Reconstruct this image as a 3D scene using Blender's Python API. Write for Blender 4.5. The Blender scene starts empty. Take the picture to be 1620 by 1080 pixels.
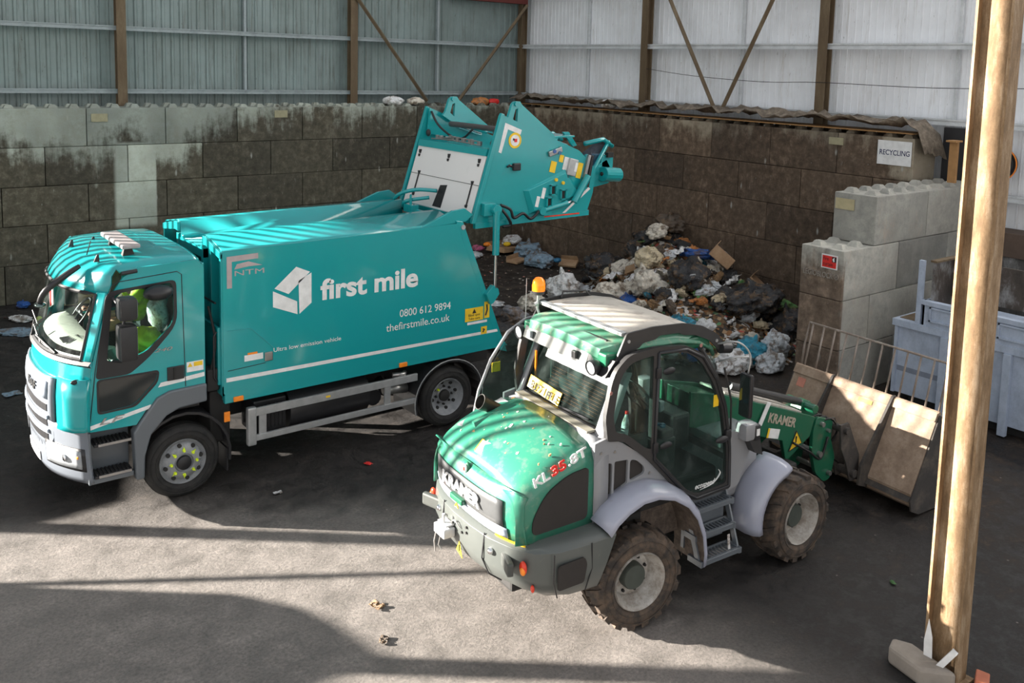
import bpy, bmesh, math, random
from mathutils import Vector, Matrix, Euler, noise
R_ = math.radians
rnd = random.Random(7)
SC = bpy.context.scene
COL = SC.collection

# ---------------------------------------------------------------- camera
cam = bpy.data.objects.new('camera', bpy.data.cameras.new('camera'))
COL.objects.link(cam)
CP = Vector((-15.6978, -20.7933, 5.1034))
yaw, pitch, roll = 0.6738984, 0.1156871, 0.0276066
fwd = Vector((math.sin(yaw)*math.cos(pitch), math.cos(yaw)*math.cos(pitch), -math.sin(pitch)))
rt = Vector((math.cos(yaw), -math.sin(yaw), 0))
up = rt.cross(fwd)
c_, s_ = math.cos(roll), math.sin(roll)
r2, u2 = rt*c_ + up*s_, -rt*s_ + up*c_
m = Matrix((r2, u2, -fwd)).transposed().to_4x4()
m.translation = CP
cam.matrix_world = m
cam.data.sensor_width = 36
cam.data.lens = 1442.80/1620*36
cam.data.shift_x = (810-850.04)/1620
cam.data.shift_y = (274.1-540)/1620
cam.data.clip_end = 300
SC.camera = cam
# ---------------------------------------------------------------- light
SC.view_settings.view_transform = 'Standard'
SC.view_settings.look = 'None'
SC.view_settings.gamma = 1
SC.view_settings.exposure = 0.12
SC.view_settings.use_curve_mapping = False
w = bpy.data.worlds.new('world'); SC.world = w; w.use_nodes = True
wn = w.node_tree.nodes; wl = w.node_tree.links
bg = wn['Background']; bg.inputs[1].default_value = 1.5
tcw = wn.new('ShaderNodeTexCoord'); sep = wn.new('ShaderNodeSeparateXYZ'); rw = wn.new('ShaderNodeValToRGB')
wl.new(tcw.outputs['Generated'], sep.inputs[0]); wl.new(sep.outputs['Z'], rw.inputs[0]); wl.new(rw.outputs[0], bg.inputs[0])
rw.color_ramp.elements[0].color = (1.0, .99, .97, 1); rw.color_ramp.elements[0].position = .0
rw.color_ramp.elements[1].color = (.40, .42, .45, 1); rw.color_ramp.elements[1].position = .55
SUN = Vector((.775, -.632, -.285)).normalized()
sl = bpy.data.lights.new('sun', 'SUN'); sl.energy = 30; sl.angle = R_(.5); sl.color = (1, .93, .84)
so = bpy.data.objects.new('sun', sl); COL.objects.link(so)
so.location = (-25, 8, 12); so.rotation_euler = SUN.to_track_quat('-Z', 'Y').to_euler()

# ---------------------------------------------------------------- materials
def nodes(name):
    m = bpy.data.materials.new(name); m.use_nodes = True
    nt = m.node_tree; return m, nt, nt.nodes['Principled BSDF']
def N(nt, t, **k):
    n = nt.nodes.new(t)
    for a, b in k.items(): setattr(n, a, b)
    return n
def setin(b, col=None, rough=None, metal=None, **k):
    if col is not None: b.inputs['Base Color'].default_value = (*col, 1)
    if rough is not None: b.inputs['Roughness'].default_value = rough
    if metal is not None: b.inputs['Metallic'].default_value = metal
    for a, v in k.items(): b.inputs[a.replace('_', ' ')].default_value = v
def noise_tex(nt, scale, detail=6, rough=.6, vec=None, stretch=None):
    n = N(nt, 'ShaderNodeTexNoise'); n.inputs['Scale'].default_value = scale
    n.inputs['Detail'].default_value = detail; n.inputs['Roughness'].default_value = rough
    if vec is None:
        tc = N(nt, 'ShaderNodeTexCoord'); vec = tc.outputs['Object']
    if stretch:
        mp = N(nt, 'ShaderNodeMapping'); mp.inputs['Scale'].default_value = stretch
        nt.links.new(vec, mp.inputs[0]); vec = mp.outputs[0]
    nt.links.new(vec, n.inputs['Vector']); return n
def ramp(nt, src, stops):
    r = N(nt, 'ShaderNodeValToRGB'); e = r.color_ramp.elements
    while len(e) < len(stops): e.new(.5)
    for x, (p, c) in zip(e, stops):
        x.position = p; x.color = (*c, 1) if len(c) == 3 else c
    nt.links.new(src, r.inputs[0]); return r
def mix(nt, f, a, b, mode='MIX'):
    x = N(nt, 'ShaderNodeMixRGB', blend_type=mode)
    for i, v in ((0, f), (1, a), (2, b)):
        if hasattr(v, 'links'): nt.links.new(v, x.inputs[i])
        elif i == 0: x.inputs[0].default_value = v
        else: x.inputs[i].default_value = (*v, 1)
    return x.outputs[0]
def math_(nt, op, a, b=None, clamp=False):
    x = N(nt, 'ShaderNodeMath', operation=op); x.use_clamp = clamp
    for i, v in ((0, a), (1, b)):
        if v is None: continue
        if hasattr(v, 'links'): nt.links.new(v, x.inputs[i])
        else: x.inputs[i].default_value = v
    return x.outputs[0]
def mrange(nt, v, a, b, c=0., d=1.):
    x = N(nt, 'ShaderNodeMapRange', interpolation_type='SMOOTHSTEP'); nt.links.new(v, x.inputs[0])
    for i, q in enumerate((a, b, c, d)): x.inputs[i+1].default_value = q
    return x.outputs[0]
def bump(nt, b, h, strength=.3, dist=.02):
    x = N(nt, 'ShaderNodeBump'); x.inputs['Strength'].default_value = strength; x.inputs['Distance'].default_value = dist
    nt.links.new(h, x.inputs['Height']); nt.links.new(x.outputs[0], b.inputs['Normal'])
def world_pos(nt):
    g = N(nt, 'ShaderNodeNewGeometry'); s = N(nt, 'ShaderNodeSeparateXYZ'); nt.links.new(g.outputs['Position'], s.inputs[0])
    return g.outputs['Position'], s.outputs

def flat(name, col, rough=.6, metal=0., spec=.5, **k):
    m, nt, b = nodes(name); setin(b, col, rough, metal, **k); b.inputs['Specular IOR Level'].default_value = spec
    n = noise_tex(nt, 9, 4); c = ramp(nt, n.outputs[0], [(.3, tuple(x*.86 for x in col)), (.7, tuple(min(1, x*1.08) for x in col))])
    nt.links.new(c.outputs[0], b.inputs['Base Color']); return m
def paint(name, col, rough=.28, coat=.5, dirt=.12, dcol=(.16, .13, .1), scale=3., thr=.58):
    m, nt, b = nodes(name); setin(b, col, rough); b.inputs['Coat Weight'].default_value = coat; b.inputs['Coat Roughness'].default_value = .08
    n = noise_tex(nt, scale, 8, .7); d = mrange(nt, n.outputs[0], thr, thr+.14, 0, dirt)
    nt.links.new(mix(nt, d, col, dcol), b.inputs['Base Color'])
    n2 = noise_tex(nt, 1.2, 2); bump(nt, b, n2.outputs[0], .06, .03)
    return m
M = {}
TEAL = (.010, .31, .325)
M['teal'] = paint('teal_paint', TEAL, .22, .6, .05)
M['teal_dull'] = paint('teal_paint_lid', (.0, .28, .30), .35, .3, .08)
M['green'] = paint('green_paint', (.026, .185, .118), .34, .4, .30, (.22, .27, .2), 9, .50)
M['green_dark'] = paint('green_boom_paint', (.010, .115, .058), .35, .4, .5, (.10, .085, .06), 7, .55)
M['roofdust'] = paint('dusty_roof', (.50, .46, .40), .6, 0, .5, (.28, .24, .2), 8, .5)
M['green_light'] = paint('sun_bleached_green', (.085, .27, .175), .45, .2, .6, (.36, .33, .26), 9, .5)
M['silver'] = paint('silver_grey_paint', (.245, .25, .262), .3, .5, .35, (.16, .13, .1), 12, .6)
M['silverband'] = flat('silver_band', (.34, .39, .46), .35)
M['fender'] = paint('lilac_grey_fender', (.33, .345, .42), .35, .4, .4, (.2, .17, .14), 10, .62)
M['bumpergrey'] = paint('bumper_grey', (.085, .094, .088), .4, .3, .4, (.26, .23, .18), 9, .60)
M['cabgrey'] = paint('cab_trim_grey', (.115, .13, .145), .38, .2, .1)
M['bumpsilver'] = paint('cab_bumper_silver', (.17, .19, .22), .35, .3, .1)
M['black'] = flat('black_plastic', (.018, .018, .02), .42)
M['dark'] = flat('dark_underside', (.02, .019, .018), .75)
M['mesh'] = flat('black_mesh', (.022, .018, .016), .7)
M['frame'] = flat('dark_cab_frame', (.035, .034, .034), .42)
M['steel'] = flat('brushed_steel', (.42, .41, .40), .35, .85)
M['alu'] = flat('aluminium_guard', (.46, .47, .47), .38, .5)
M['chrome'] = flat('chrome_rod', (.8, .8, .82), .12, 1.)
M['white'] = flat('white_vinyl', (.78, .78, .77), .5)
M['whitepanel'] = paint('white_panel', (.80, .77, .75), .5, .1, .06)
M['yellow'] = flat('yellow_sticker', (.85, .55, .02), .5)
M['hivis'] = flat('hi_vis_yellow', (.62, .85, .03), .7)
M['orange'] = flat('orange_lens', (.95, .26, .02), .3)
M['red'] = flat('red_vinyl', (.75, .035, .03), .4)
M['redlens'] = flat('red_lens', (.75, .05, .02), .2)
M['navy'] = flat('navy_print', (.02, .025, .09), .5)
M['blackink'] = flat('black_print', (.02, .02, .02), .5)
M['nut'] = flat('yellow_wheel_nut', (.72, .90, .03), .5)
M['skin'] = flat('skin', (.55, .30, .22), .55)
M['wood'] = flat('timber', (.36, .19, .07), .75)
M['blueplastic'] = flat('blue_pipe', (.03, .16, .30), .4)
M['cream'] = flat('beige_cab_trim', (.42, .42, .36), .7)
M['hose'] = flat('hydraulic_hose', (.012, .012, .013), .5)
M['seat'] = flat('seat_fabric', (.04, .04, .045), .8)
M['slat'] = flat('board_wall', (.2, .17, .13), .9)

def glass(name, col=(.80, .90, .87), rough=.02, alpha=.24, spec=.5):
    m, nt, b = nodes(name)
    setin(b, tuple(c*.14 for c in col), rough); b.inputs['Specular IOR Level'].default_value = spec
    tr = N(nt, 'ShaderNodeBsdfTransparent'); tr.inputs[0].default_value = (*col, 1)
    n = noise_tex(nt, 5, 8, .75); f = mrange(nt, n.outputs[0], .45, .8, alpha, min(1, alpha+.35))
    mx = N(nt, 'ShaderNodeMixShader'); nt.links.new(f, mx.inputs[0]); nt.links.new(tr.outputs[0], mx.inputs[1]); nt.links.new(b.outputs[0], mx.inputs[2])
    nt.links.new(mx.outputs[0], nt.nodes['Material Output'].inputs[0]); return m
M['glass'] = glass('cab_glass', (.72, .84, .80), .03, .08)
M['windshield'] = glass('windshield_glass', (.84, .92, .90), .02, .08)
M['darkglass'] = flat('dark_tinted_glass', (.018, .022, .022), .06, 0, .9)
M['lens'] = flat('clear_lamp', (.34, .36, .38), .12)
M['mirror'] = flat('mirror_glass', (.15, .2, .19), .06, .9)
M['acrylic'] = glass('acrylic_guard', (.70, .80, .95), .1, .3)

def rubber(name, col, dirt):
    m, nt, b = nodes(name); setin(b, col, .85)
    n = noise_tex(nt, 8, 8, .7); nt.links.new(mix(nt, mrange(nt, n.outputs[0], .35, .7), col, dirt), b.inputs['Base Color'])
    bump(nt, b, n.outputs[0], .3, .01); return m
M['tyre'] = rubber('black_tyre', (.014, .014, .014), (.03, .028, .026))
M['mudtyre'] = rubber('muddy_tyre', (.03, .025, .022), (.115, .08, .055))
def rust(name, c1, c2, c3, sc=5, metal=0, streak=(1, 1, .25)):
    m, nt, b = nodes(name); setin(b, c1, .75, metal)
    n = noise_tex(nt, sc, 10, .72, None, streak); n2 = noise_tex(nt, sc*6, 6, .7)
    r = ramp(nt, n.outputs[0], [(.3, c1), (.5, c2), (.68, c3)])
    nt.links.new(mix(nt, mrange(nt, n2.outputs[0], .5, .75, 0, .5), r.outputs[0], c1), b.inputs['Base Color'])
    bump(nt, b, n2.outputs[0], .4, .008); return m
M['column'] = rust('dusty_steel_column', (.10, .058, .025), (.24, .15, .075), (.42, .31, .20), 9, 0, (1, 1, .25))
M['rustcol'] = rust('brown_wall_column', (.10, .065, .035), (.13, .09, .05), (.2, .15, .09), 4)
M['purlin'] = rust('galvanised_purlin', (.24, .28, .29), (.36, .41, .42), (.36, .40, .42), 3, .2, (1, 1, 1))
M['purlinw'] = rust('white_purlin', (.45, .47, .48), (.60, .62, .63), (.7, .72, .73), 3, 0, (1, 1, 1))
M['bucket'] = rust('worn_bucket_steel', (.19, .13, .09), (.30, .215, .15), (.42, .32, .24), 4, 0, (1, 1, 1))
M['bucketdark'] = rust('dark_bucket_steel', (.03, .027, .025), (.05, .043, .038), (.11, .09, .07), 4, 0, (1, 1, 1))
M['rim'] = rust('steel_rim', (.22, .18, .14), (.44, .41, .37), (.60, .58, .55), 8, .4, (1, 1, 1))
M['truckrim'] = rust('grey_truck_rim', (.20, .21, .22), (.28, .29, .30), (.34, .35, .36), 8, .2, (1, 1, 1))
M['skipblue'] = rust('blue_grey_skip_paint', (.30, .34, .42), (.40, .46, .56), (.47, .53, .64), 4, 0, (1, 1, .6))
M['skipin'] = rust('dirty_skip_inside', (.03, .025, .02), (.07, .055, .045), (.30, .30, .30), 3, 0, (1, 1, .5))
M['tarp'] = rust('dirty_netting', (.07, .055, .04), (.17, .135, .10), (.32, .265, .20), 8, 0, (1, 1, 1))
M['mudliner'] = rust('muddy_arch_liner', (.05, .038, .03), (.12, .09, .07), (.2, .155, .12), 14, 0, (1, 1, 1))
M['cardboard'] = rust('cardboard', (.30, .17, .09), (.40, .25, .14), (.46, .31, .19), 5, 0, (1, 1, 1))

def concrete(name, mode):
    m, nt, b = nodes(name); setin(b, (.3, .3, .27), .88); b.inputs['Specular IOR Level'].default_value = .25
    P, xyz = world_pos(nt); X, Y, Z = xyz
    big = noise_tex(nt, .75, 6, .65, P); fine = noise_tex(nt, 6, 8, .72, P); streak = noise_tex(nt, 1., 8, .7, P, (3.2, 3.2, .55))
    oi = N(nt, 'ShaderNodeObjectInfo'); rv = oi.outputs['Random']
    wob = math_(nt, 'ADD', math_(nt, 'MULTIPLY', math_(nt, 'SUBTRACT', big.outputs[0], .5), 2.2), math_(nt, 'MULTIPLY', math_(nt, 'SUBTRACT', streak.outputs[0], .5), 1.7))
    wob = math_(nt, 'ADD', wob, math_(nt, 'MULTIPLY', math_(nt, 'SUBTRACT', rv, .5), .35))
    if mode == 'A':
        thr = math_(nt, 'ADD', mrange(nt, X, -9.6, -7.2, 3.05, 3.95), 0.)
        val = math_(nt, 'ADD', math_(nt, 'SUBTRACT', Z, thr), wob)
        clean = mrange(nt, val, -.25, .35)
        px = math_(nt, 'MULTIPLY', mrange(nt, X, -10.72, -10.62), mrange(nt, X, -9.84, -9.80, 1, 0))
        pz = math_(nt, 'MULTIPLY', mrange(nt, Z, 1.35, 1.5), mrange(nt, Z, 3.2, 3.3, 1, 0))
        clean = math_(nt, 'MAXIMUM', clean, math_(nt, 'MULTIPLY', px, pz))
        cl, cm, dk = (.47, .52, .47), (.36, .39, .33), (.088, .080, .060)
    elif mode == 'B':
        val = math_(nt, 'ADD', math_(nt, 'SUBTRACT', Z, 3.78), wob); 
        end = mrange(nt, Y, -11.3, -11.75, 0, .9)
        top = mrange(nt, Z, 3.1, 3.3, 0, 1)
        val = math_(nt, 'ADD', val, math_(nt, 'MULTIPLY', end, top))
        clean = mrange(nt, val, -.2, .5)
        cl, cm, dk = (.38, .335, .26), (.28, .24, .18), (.125, .090, .064)
    else:
        val = math_(nt, 'ADD', math_(nt, 'SUBTRACT', Z, 2.05), math_(nt, 'MULTIPLY', wob, .5))
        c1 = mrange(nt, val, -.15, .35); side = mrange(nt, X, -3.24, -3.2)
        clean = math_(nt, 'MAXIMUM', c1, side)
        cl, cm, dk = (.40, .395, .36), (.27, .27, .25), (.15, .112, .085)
    light = ramp(nt, fine.outputs[0], [(.35, cm), (.62, cl)])
    dark = ramp(nt, fine.outputs[0], [(.3, tuple(c*.5 for c in dk)), (.52, dk), (.72, tuple(c*2.0 for c in dk))])
    col = mix(nt, clean, dark.outputs[0], light.outputs[0])
    patch = mrange(nt, big.outputs[0], .42, .62, 0, .32)
    col = mix(nt, patch, col, tuple(c*.5 + .02 for c in dk))
    vb = ramp(nt, rv, [(0, (.72, .72, .72)), (1, (1.3, 1.28, 1.24))]); col = mix(nt, 1., col, vb.outputs[0], 'MULTIPLY')
    sc3 = mrange(nt, noise_tex(nt, 2.2, 8, .8, P, (1, 1, .5)).outputs[0], .54, .70, 0, .45); col = mix(nt, sc3, col, tuple(min(1, c*2.6+.02) for c in dk))
    # scrapes and bird droppings: pale flecks
    v = N(nt, 'ShaderNodeTexVoronoi'); v.inputs['Scale'].default_value = 3.1
    mp = N(nt, 'ShaderNodeMapping'); mp.inputs['Scale'].default_value = (1.6, 1.6, .55); nt.links.new(P, mp.inputs[0]); nt.links.new(mp.outputs[0], v.inputs['Vector'])
    spk = math_(nt, 'MULTIPLY', mrange(nt, v.outputs['Distance'], .05, .17, .8, 0), mrange(nt, streak.outputs[0], .50, .58))
    f2 = noise_tex(nt, 17, 4, .8, P, (1, 1, .4)); spk2 = mrange(nt, f2.outputs[0], .655, .72, 0, .75)
    col = mix(nt, math_(nt, 'MAXIMUM', spk, spk2), col, (.42, .42, .38))
    nt.links.new(col, b.inputs['Base Color']); bump(nt, b, fine.outputs[0], .5, .02)
    return m
M['concA'] = concrete('stained_concrete_left', 'A')
M['concB'] = concrete('stained_concrete_right', 'B')
M['concC'] = concrete('grey_concrete_stub', 'C')
M['stone'] = flat('rough_concrete_foot', (.30, .26, .22), .9)

def cladding(name, base, lo, streakcol, amt):
    m, nt, b = nodes(name); setin(b, base, .6); P, xyz = world_pos(nt)
    n = noise_tex(nt, 1., 8, .75, P, (9, 9, .8)); n2 = noise_tex(nt, .8, 4, .6, P)
    c = ramp(nt, n2.outputs[0], [(.35, lo), (.65, base)])
    sp = noise_tex(nt, 1, 5, .75, P, (26, 26, 5)); f = mrange(nt, sp.outputs[0], .63, .70, 0, .75)
    col = mix(nt, mrange(nt, n.outputs[0], .5, .75, 0, amt), c.outputs[0], streakcol)
    col = mix(nt, f, col, tuple(c*.45 for c in streakcol))
    nt.links.new(col, b.inputs['Base Color']); return m
M['cladA'] = cladding('grey_green_cladding', (.255, .32, .315), (.19, .235, .225), (.08, .075, .06), .75)
M['cladB'] = cladding('white_lining_sheet', (.90, .92, .95), (.78, .79, .81), (.42, .37, .31), .5)

def asphalt():
    m, nt, b = nodes('oily_asphalt'); P, xyz = world_pos(nt); X, Y, Z = xyz
    big = noise_tex(nt, .35, 6, .6, P); fine = noise_tex(nt, 30, 6, .8, P); mid = noise_tex(nt, 3.2, 8, .75, P)
    # dusty, worn paving, tone lifted where sun falls; greasy bay floor, darkened for shade
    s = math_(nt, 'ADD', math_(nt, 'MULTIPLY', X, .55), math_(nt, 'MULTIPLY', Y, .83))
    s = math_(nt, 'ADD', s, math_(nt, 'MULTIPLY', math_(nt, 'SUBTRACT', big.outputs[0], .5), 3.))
    dusty = mrange(nt, s, -15.2, -16.6)  # dust mask also follows the edge of the sunlit ground
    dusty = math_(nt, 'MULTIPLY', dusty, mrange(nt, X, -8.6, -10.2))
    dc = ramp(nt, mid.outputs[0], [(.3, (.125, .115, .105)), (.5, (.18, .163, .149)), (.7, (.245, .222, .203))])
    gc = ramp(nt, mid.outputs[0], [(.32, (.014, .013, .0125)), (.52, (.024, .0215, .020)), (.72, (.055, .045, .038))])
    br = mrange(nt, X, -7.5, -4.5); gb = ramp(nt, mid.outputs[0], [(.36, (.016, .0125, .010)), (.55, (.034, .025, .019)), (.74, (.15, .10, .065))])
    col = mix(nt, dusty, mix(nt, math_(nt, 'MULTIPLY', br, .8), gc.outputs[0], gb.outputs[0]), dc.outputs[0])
    g = ramp(nt, fine.outputs[0], [(.3, (.55, .55, .55)), (.5, (1, 1, 1)), (.72, (1.5, 1.45, 1.4))])
    col = mix(nt, 1., col, g.outputs[0], 'MULTIPLY')
    v = N(nt, 'ShaderNodeTexVoronoi'); v.inputs['Scale'].default_value = 5.; nt.links.new(P, v.inputs['Vector'])
    sp = math_(nt, 'MULTIPLY', mrange(nt, v.outputs['Distance'], .035, .09, .9, 0), mrange(nt, mid.outputs[0], .48, .6))
    col = mix(nt, sp, col, (.33, .29, .26))
    nt.links.new(col, b.inputs['Base Color'])
    rr = mrange(nt, mid.outputs[0], .35, .6, .42, .85); nt.links.new(rr, b.inputs['Roughness']); b.inputs['Specular IOR Level'].default_value = .35
    h = math_(nt, 'ADD', fine.outputs[0], math_(nt, 'MULTIPLY', mid.outputs[0], .8)); bump(nt, b, h, .7, .012)
    return m
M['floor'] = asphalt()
def plastic(name, col, tr=.25, rough=.3):
    m, nt, b = nodes(name); setin(b, col, rough); n = noise_tex(nt, 4, 6, .7)
    c = ramp(nt, n.outputs[0], [(.28, tuple(x*.5 for x in col)), (.42, tuple(x*.9 for x in col)), (.60, tuple(min(1, x*1.2) for x in col))]); b.inputs['Specular IOR Level'].default_value = .8
    P, _q = world_pos(nt); st = noise_tex(nt, 4.5, 7, .75, P); f = mrange(nt, st.outputs[0], .50, .60, 0, .8)
    nt.links.new(mix(nt, f, c.outputs[0], (.15, .085, .035)), b.inputs['Base Color']); n2 = noise_tex(nt, 6, 8, .75); bump(nt, b, n2.outputs[0], .8, .05); return m
BAGCOL = dict(white=(.88, .87, .86), pale=(.74, .68, .58), black=(.02, .02, .023), blue=(.03, .33, .48), clear=(.70, .73, .76), cream=(.74, .62, .42), brown=(.30, .17, .07), green=(.10, .28, .07), grey=(.22, .22, .24), lightblue=(.25, .36, .46), pink=(.70, .16, .32), cobalt=(.02, .12, .45), orange=(.6, .22, .05), dirty=(.11, .08, .055))
for k, c in BAGCOL.items(): M['bag_'+k] = plastic('film_'+k, c, rough=.18 if k == 'black' else .35)

# ---------------------------------------------------------------- mesh helpers
def V(*a): return Vector(a)
class MB:
    def __init__(s): s.b = bmesh.new()
    def face(s, pts):
        vs = [s.b.verts.new(p) for p in pts]
        try: return s.b.faces.new(vs)
        except ValueError: return None
    def box(s, lo, hi, bevel=0., mat=None):
        lo, hi = Vector(lo), Vector(hi); c = (lo+hi)/2; d = hi-lo
        t = bmesh.ops.create_cube(s.b, size=1)['verts']
        bmesh.ops.scale(s.b, vec=d, verts=t)
        if bevel:
            es = list({e for v in t for e in v.link_edges})
            rr = bmesh.ops.bevel(s.b, geom=es, offset=bevel, segments=2, affect='EDGES', profile=.6)
            t = list({v for f in rr['faces'] for v in f.verts} | {v for v in t if v.is_valid})
        if mat is not None: bmesh.ops.transform(s.b, matrix=mat, verts=t)
        bmesh.ops.translate(s.b, vec=c, verts=t); return s
    def obox(s, c, size, rot=(0, 0, 0), bevel=0.):
        h = Vector(size)/2; c = Vector(c)
        return s.box(c-h, c+h, bevel, Euler(rot).to_matrix().to_4x4())
    def cyl(s, a, b, r0, r1=None, seg=16, caps=True):
        a, b = Vector(a), Vector(b); r1 = r0 if r1 is None else r1; d = b-a; q = d.to_track_quat('Z', 'Y')
        A = []; B = []
        for i in range(seg):
            t = 2*math.pi*i/seg; u = q @ V(math.cos(t), math.sin(t), 0)
            A.append(s.b.verts.new(a+u*r0)); B.append(s.b.verts.new(b+u*r1))
        for i in range(seg):
            j = (i+1) % seg; s.b.faces.new((A[i], A[j], B[j], B[i]))
        if caps:
            s.b.faces.new(A[::-1]); s.b.faces.new(B)
        return s
    def tube(s, pts, r, seg=8, caps=True, smooth_n=0):
        pts = [Vector(p) for p in pts]
        if smooth_n:
            if isinstance(r, (list, tuple)):
                k0 = len(r)-1; r = [r[min(k0, int(i/smooth_n))]+(r[min(k0, int(i/smooth_n)+1)]-r[min(k0, int(i/smooth_n))])*((i/smooth_n) % 1) for i in range(k0*smooth_n+1)]
            pts = crom(pts, smooth_n)
        rings = []
        up0 = None
        for i, p in enumerate(pts):
            d = (pts[min(i+1, len(pts)-1)] - pts[max(i-1, 0)]).normalized()
            if up0 is None: up0 = d.orthogonal().normalized()
            up0 = (up0 - d*up0.dot(d)).normalized(); sd = d.cross(up0)
            rr = r[i] if isinstance(r, (list, tuple)) else r
            rings.append([s.b.verts.new(p + (up0*math.cos(2*math.pi*k/seg) + sd*math.sin(2*math.pi*k/seg))*rr) for k in range(seg)])
        for A, B in zip(rings, rings[1:]):
            for k in range(seg):
                j = (k+1) % seg; s.b.faces.new((A[k], A[j], B[j], B[k]))
        if caps:
            s.b.faces.new(rings[0][::-1]); s.b.faces.new(rings[-1])
        return s
    def loft(s, secs, closed=True, caps=True):
        rings = [[s.b.verts.new(p) for p in sec] for sec in secs]
        n = len(rings[0])
        for A, B in zip(rings, rings[1:]):
            for k in range(n if closed else n-1):
                j = (k+1) % n
                try: s.b.faces.new((A[k], A[j], B[j], B[k]))
                except ValueError: pass
        if caps and closed:
            s.b.faces.new(rings[0][::-1]); s.b.faces.new(rings[-1])
        return s
    def prism(s, poly, axis, a, b):
        """poly: 2D points; axis 'x': (y,z), 'y': (x,z), 'z': (x,y)"""
        def P(p, t): return {'x': V(t, p[0], p[1]), 'y': V(p[0], t, p[1]), 'z': V(p[0], p[1], t)}[axis]
        return s.loft([[P(p, a) for p in poly], [P(p, b) for p in poly]])
    def lathe(s, prof, org, ax, seg=40, close=False):
        """prof: (r, h) points along axis ax"""
        q = Vector(ax).to_track_quat('Z', 'Y'); org = Vector(org); rings = []
        for r, h in prof:
            rings.append([s.b.verts.new(org + q @ V(r*math.cos(2*math.pi*k/seg), r*math.sin(2*math.pi*k/seg), h)) for k in range(seg)])
        if close: rings.append(rings[0])
        for A, B in zip(rings, rings[1:]):
            for k in range(seg):
                j = (k+1) % seg
                try: s.b.faces.new((A[k], A[j], B[j], B[k]))
                except ValueError: pass
        return s
    def ball(s, c, r, sub=2, sc=(1, 1, 1)):
        t = bmesh.ops.create_icosphere(s.b, subdivisions=sub, radius=r)['verts']
        bmesh.ops.scale(s.b, vec=sc, verts=t); bmesh.ops.translate(s.b, vec=c, verts=t); return s
    def mesh(s, name):
        bmesh.ops.recalc_face_normals(s.b, faces=s.b.faces); me = bpy.data.meshes.new(name); s.b.to_mesh(me); s.b.free(); return me
def crom(pts, n):
    out = []
    P = [pts[0]] + list(pts) + [pts[-1]]
    for i in range(1, len(P)-2):
        for k in range(n):
            t = k/n; a, b, c, d = P[i-1], P[i], P[i+1], P[i+2]
            out.append(.5*((2*b) + (c-a)*t + (2*a-5*b+4*c-d)*t*t + (3*b-a-3*c+d)*t**3))
    out.append(pts[-1]); return out
def obj(name, mb, mat, parent=None, label=None, smooth=False, bevel=0., solid=0., local=False):
    me = mb if isinstance(mb, bpy.types.Mesh) else mb.mesh(name)
    if mat is not None:
        me.materials.clear(); me.materials.append(M[mat] if isinstance(mat, str) else mat)
    o = bpy.data.objects.new(name, me); COL.objects.link(o)
    if parent is not None:
        o.parent = parent
        if not local: o.matrix_parent_inverse = world_of(parent).inverted()
    if smooth:
        for p in me.polygons: p.use_smooth = True
        if smooth == 'auto':
            me.set_sharp_from_angle(angle=R_(38))
    if solid:
        sm = o.modifiers.new('s', 'SOLIDIFY'); sm.thickness = solid; sm.offset = 0
    if bevel:
        bm = o.modifiers.new('b', 'BEVEL'); bm.width = bevel; bm.segments = 2; bm.limit_method = 'ANGLE'; bm.angle_limit = R_(40)
    if label: o['label'] = label
    return o
def world_of(o):
    m = o.matrix_basis
    if o.parent: return world_of(o.parent) @ o.matrix_parent_inverse @ m
    return m
def empty(name, loc, rz=0.):
    o = bpy.data.objects.new(name, None); COL.objects.link(o); o.location = loc; o.rotation_euler = (0, 0, rz); o.empty_display_size = .2; return o
def tag(o, label=None, cat=None, group=None, kind=None):
    if label: o['label'] = label
    if cat: o['category'] = cat
    if group: o['group'] = group
    if kind: o['kind'] = kind
    return o
def struct(name, mb, mat, **k):
    o = obj(name, mb, mat, **k); o['kind'] = 'structure'; return o
def curve_mesh(splines, extrude=0., bevel=0.):
    cu = bpy.data.curves.new('c', 'CURVE'); cu.dimensions = '2D'; cu.fill_mode = 'BOTH'; cu.extrude = extrude; cu.bevel_depth = bevel
    for pts in splines:
        sp = cu.splines.new('POLY'); sp.points.add(len(pts)-1); sp.use_cyclic_u = True
        for i, p in enumerate(pts): sp.points[i].co = (p[0], p[1], 0, 1)
    t = bpy.data.objects.new('t', cu); COL.objects.link(t)
    dg = bpy.context.evaluated_depsgraph_get(); dg.update()
    me = bpy.data.meshes.new_from_object(t.evaluated_get(dg)); bpy.data.objects.remove(t); bpy.data.curves.remove(cu); return me
def plate(outer, holes=(), y=0., th=.03, axis='y'):
    """flat plate with holes; axis 'y': points are (x,z) at y; 'x': points are (y,z) at x; 'z': (x,y)"""
    me = curve_mesh([outer]+list(holes), th/2)
    if axis == 'y': mt = Matrix(((1, 0, 0, 0), (0, 0, -1, y), (0, 1, 0, 0), (0, 0, 0, 1)))
    elif axis == 'x': mt = Matrix(((0, 0, 1, y), (1, 0, 0, 0), (0, 1, 0, 0), (0, 0, 0, 1)))
    else: mt = Matrix.Translation((0, 0, y))
    me.transform(mt); return me
def rounded(pts, r, n=4):
    out = []; k = len(pts)
    for i in range(k):
        p = Vector((*pts[i], 0)); a = Vector((*pts[i-1], 0)); b = Vector((*pts[(i+1) % k], 0))
        rr = r[i] if isinstance(r, (list, tuple)) else r
        da, db = a-p, b-p; ra = min(rr, da.length*.48); rb = min(rr, db.length*.48)
        A = p+da.normalized()*ra; B = p+db.normalized()*rb
        for j in range(n+1):
            t = j/n; q = A*(1-t)**2 + p*2*t*(1-t) + B*t*t; out.append((q.x, q.y))
    return out
FRONT = Euler((R_(90), 0, 0)).to_matrix().to_4x4()            # text facing -y, reading towards +x
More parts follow.
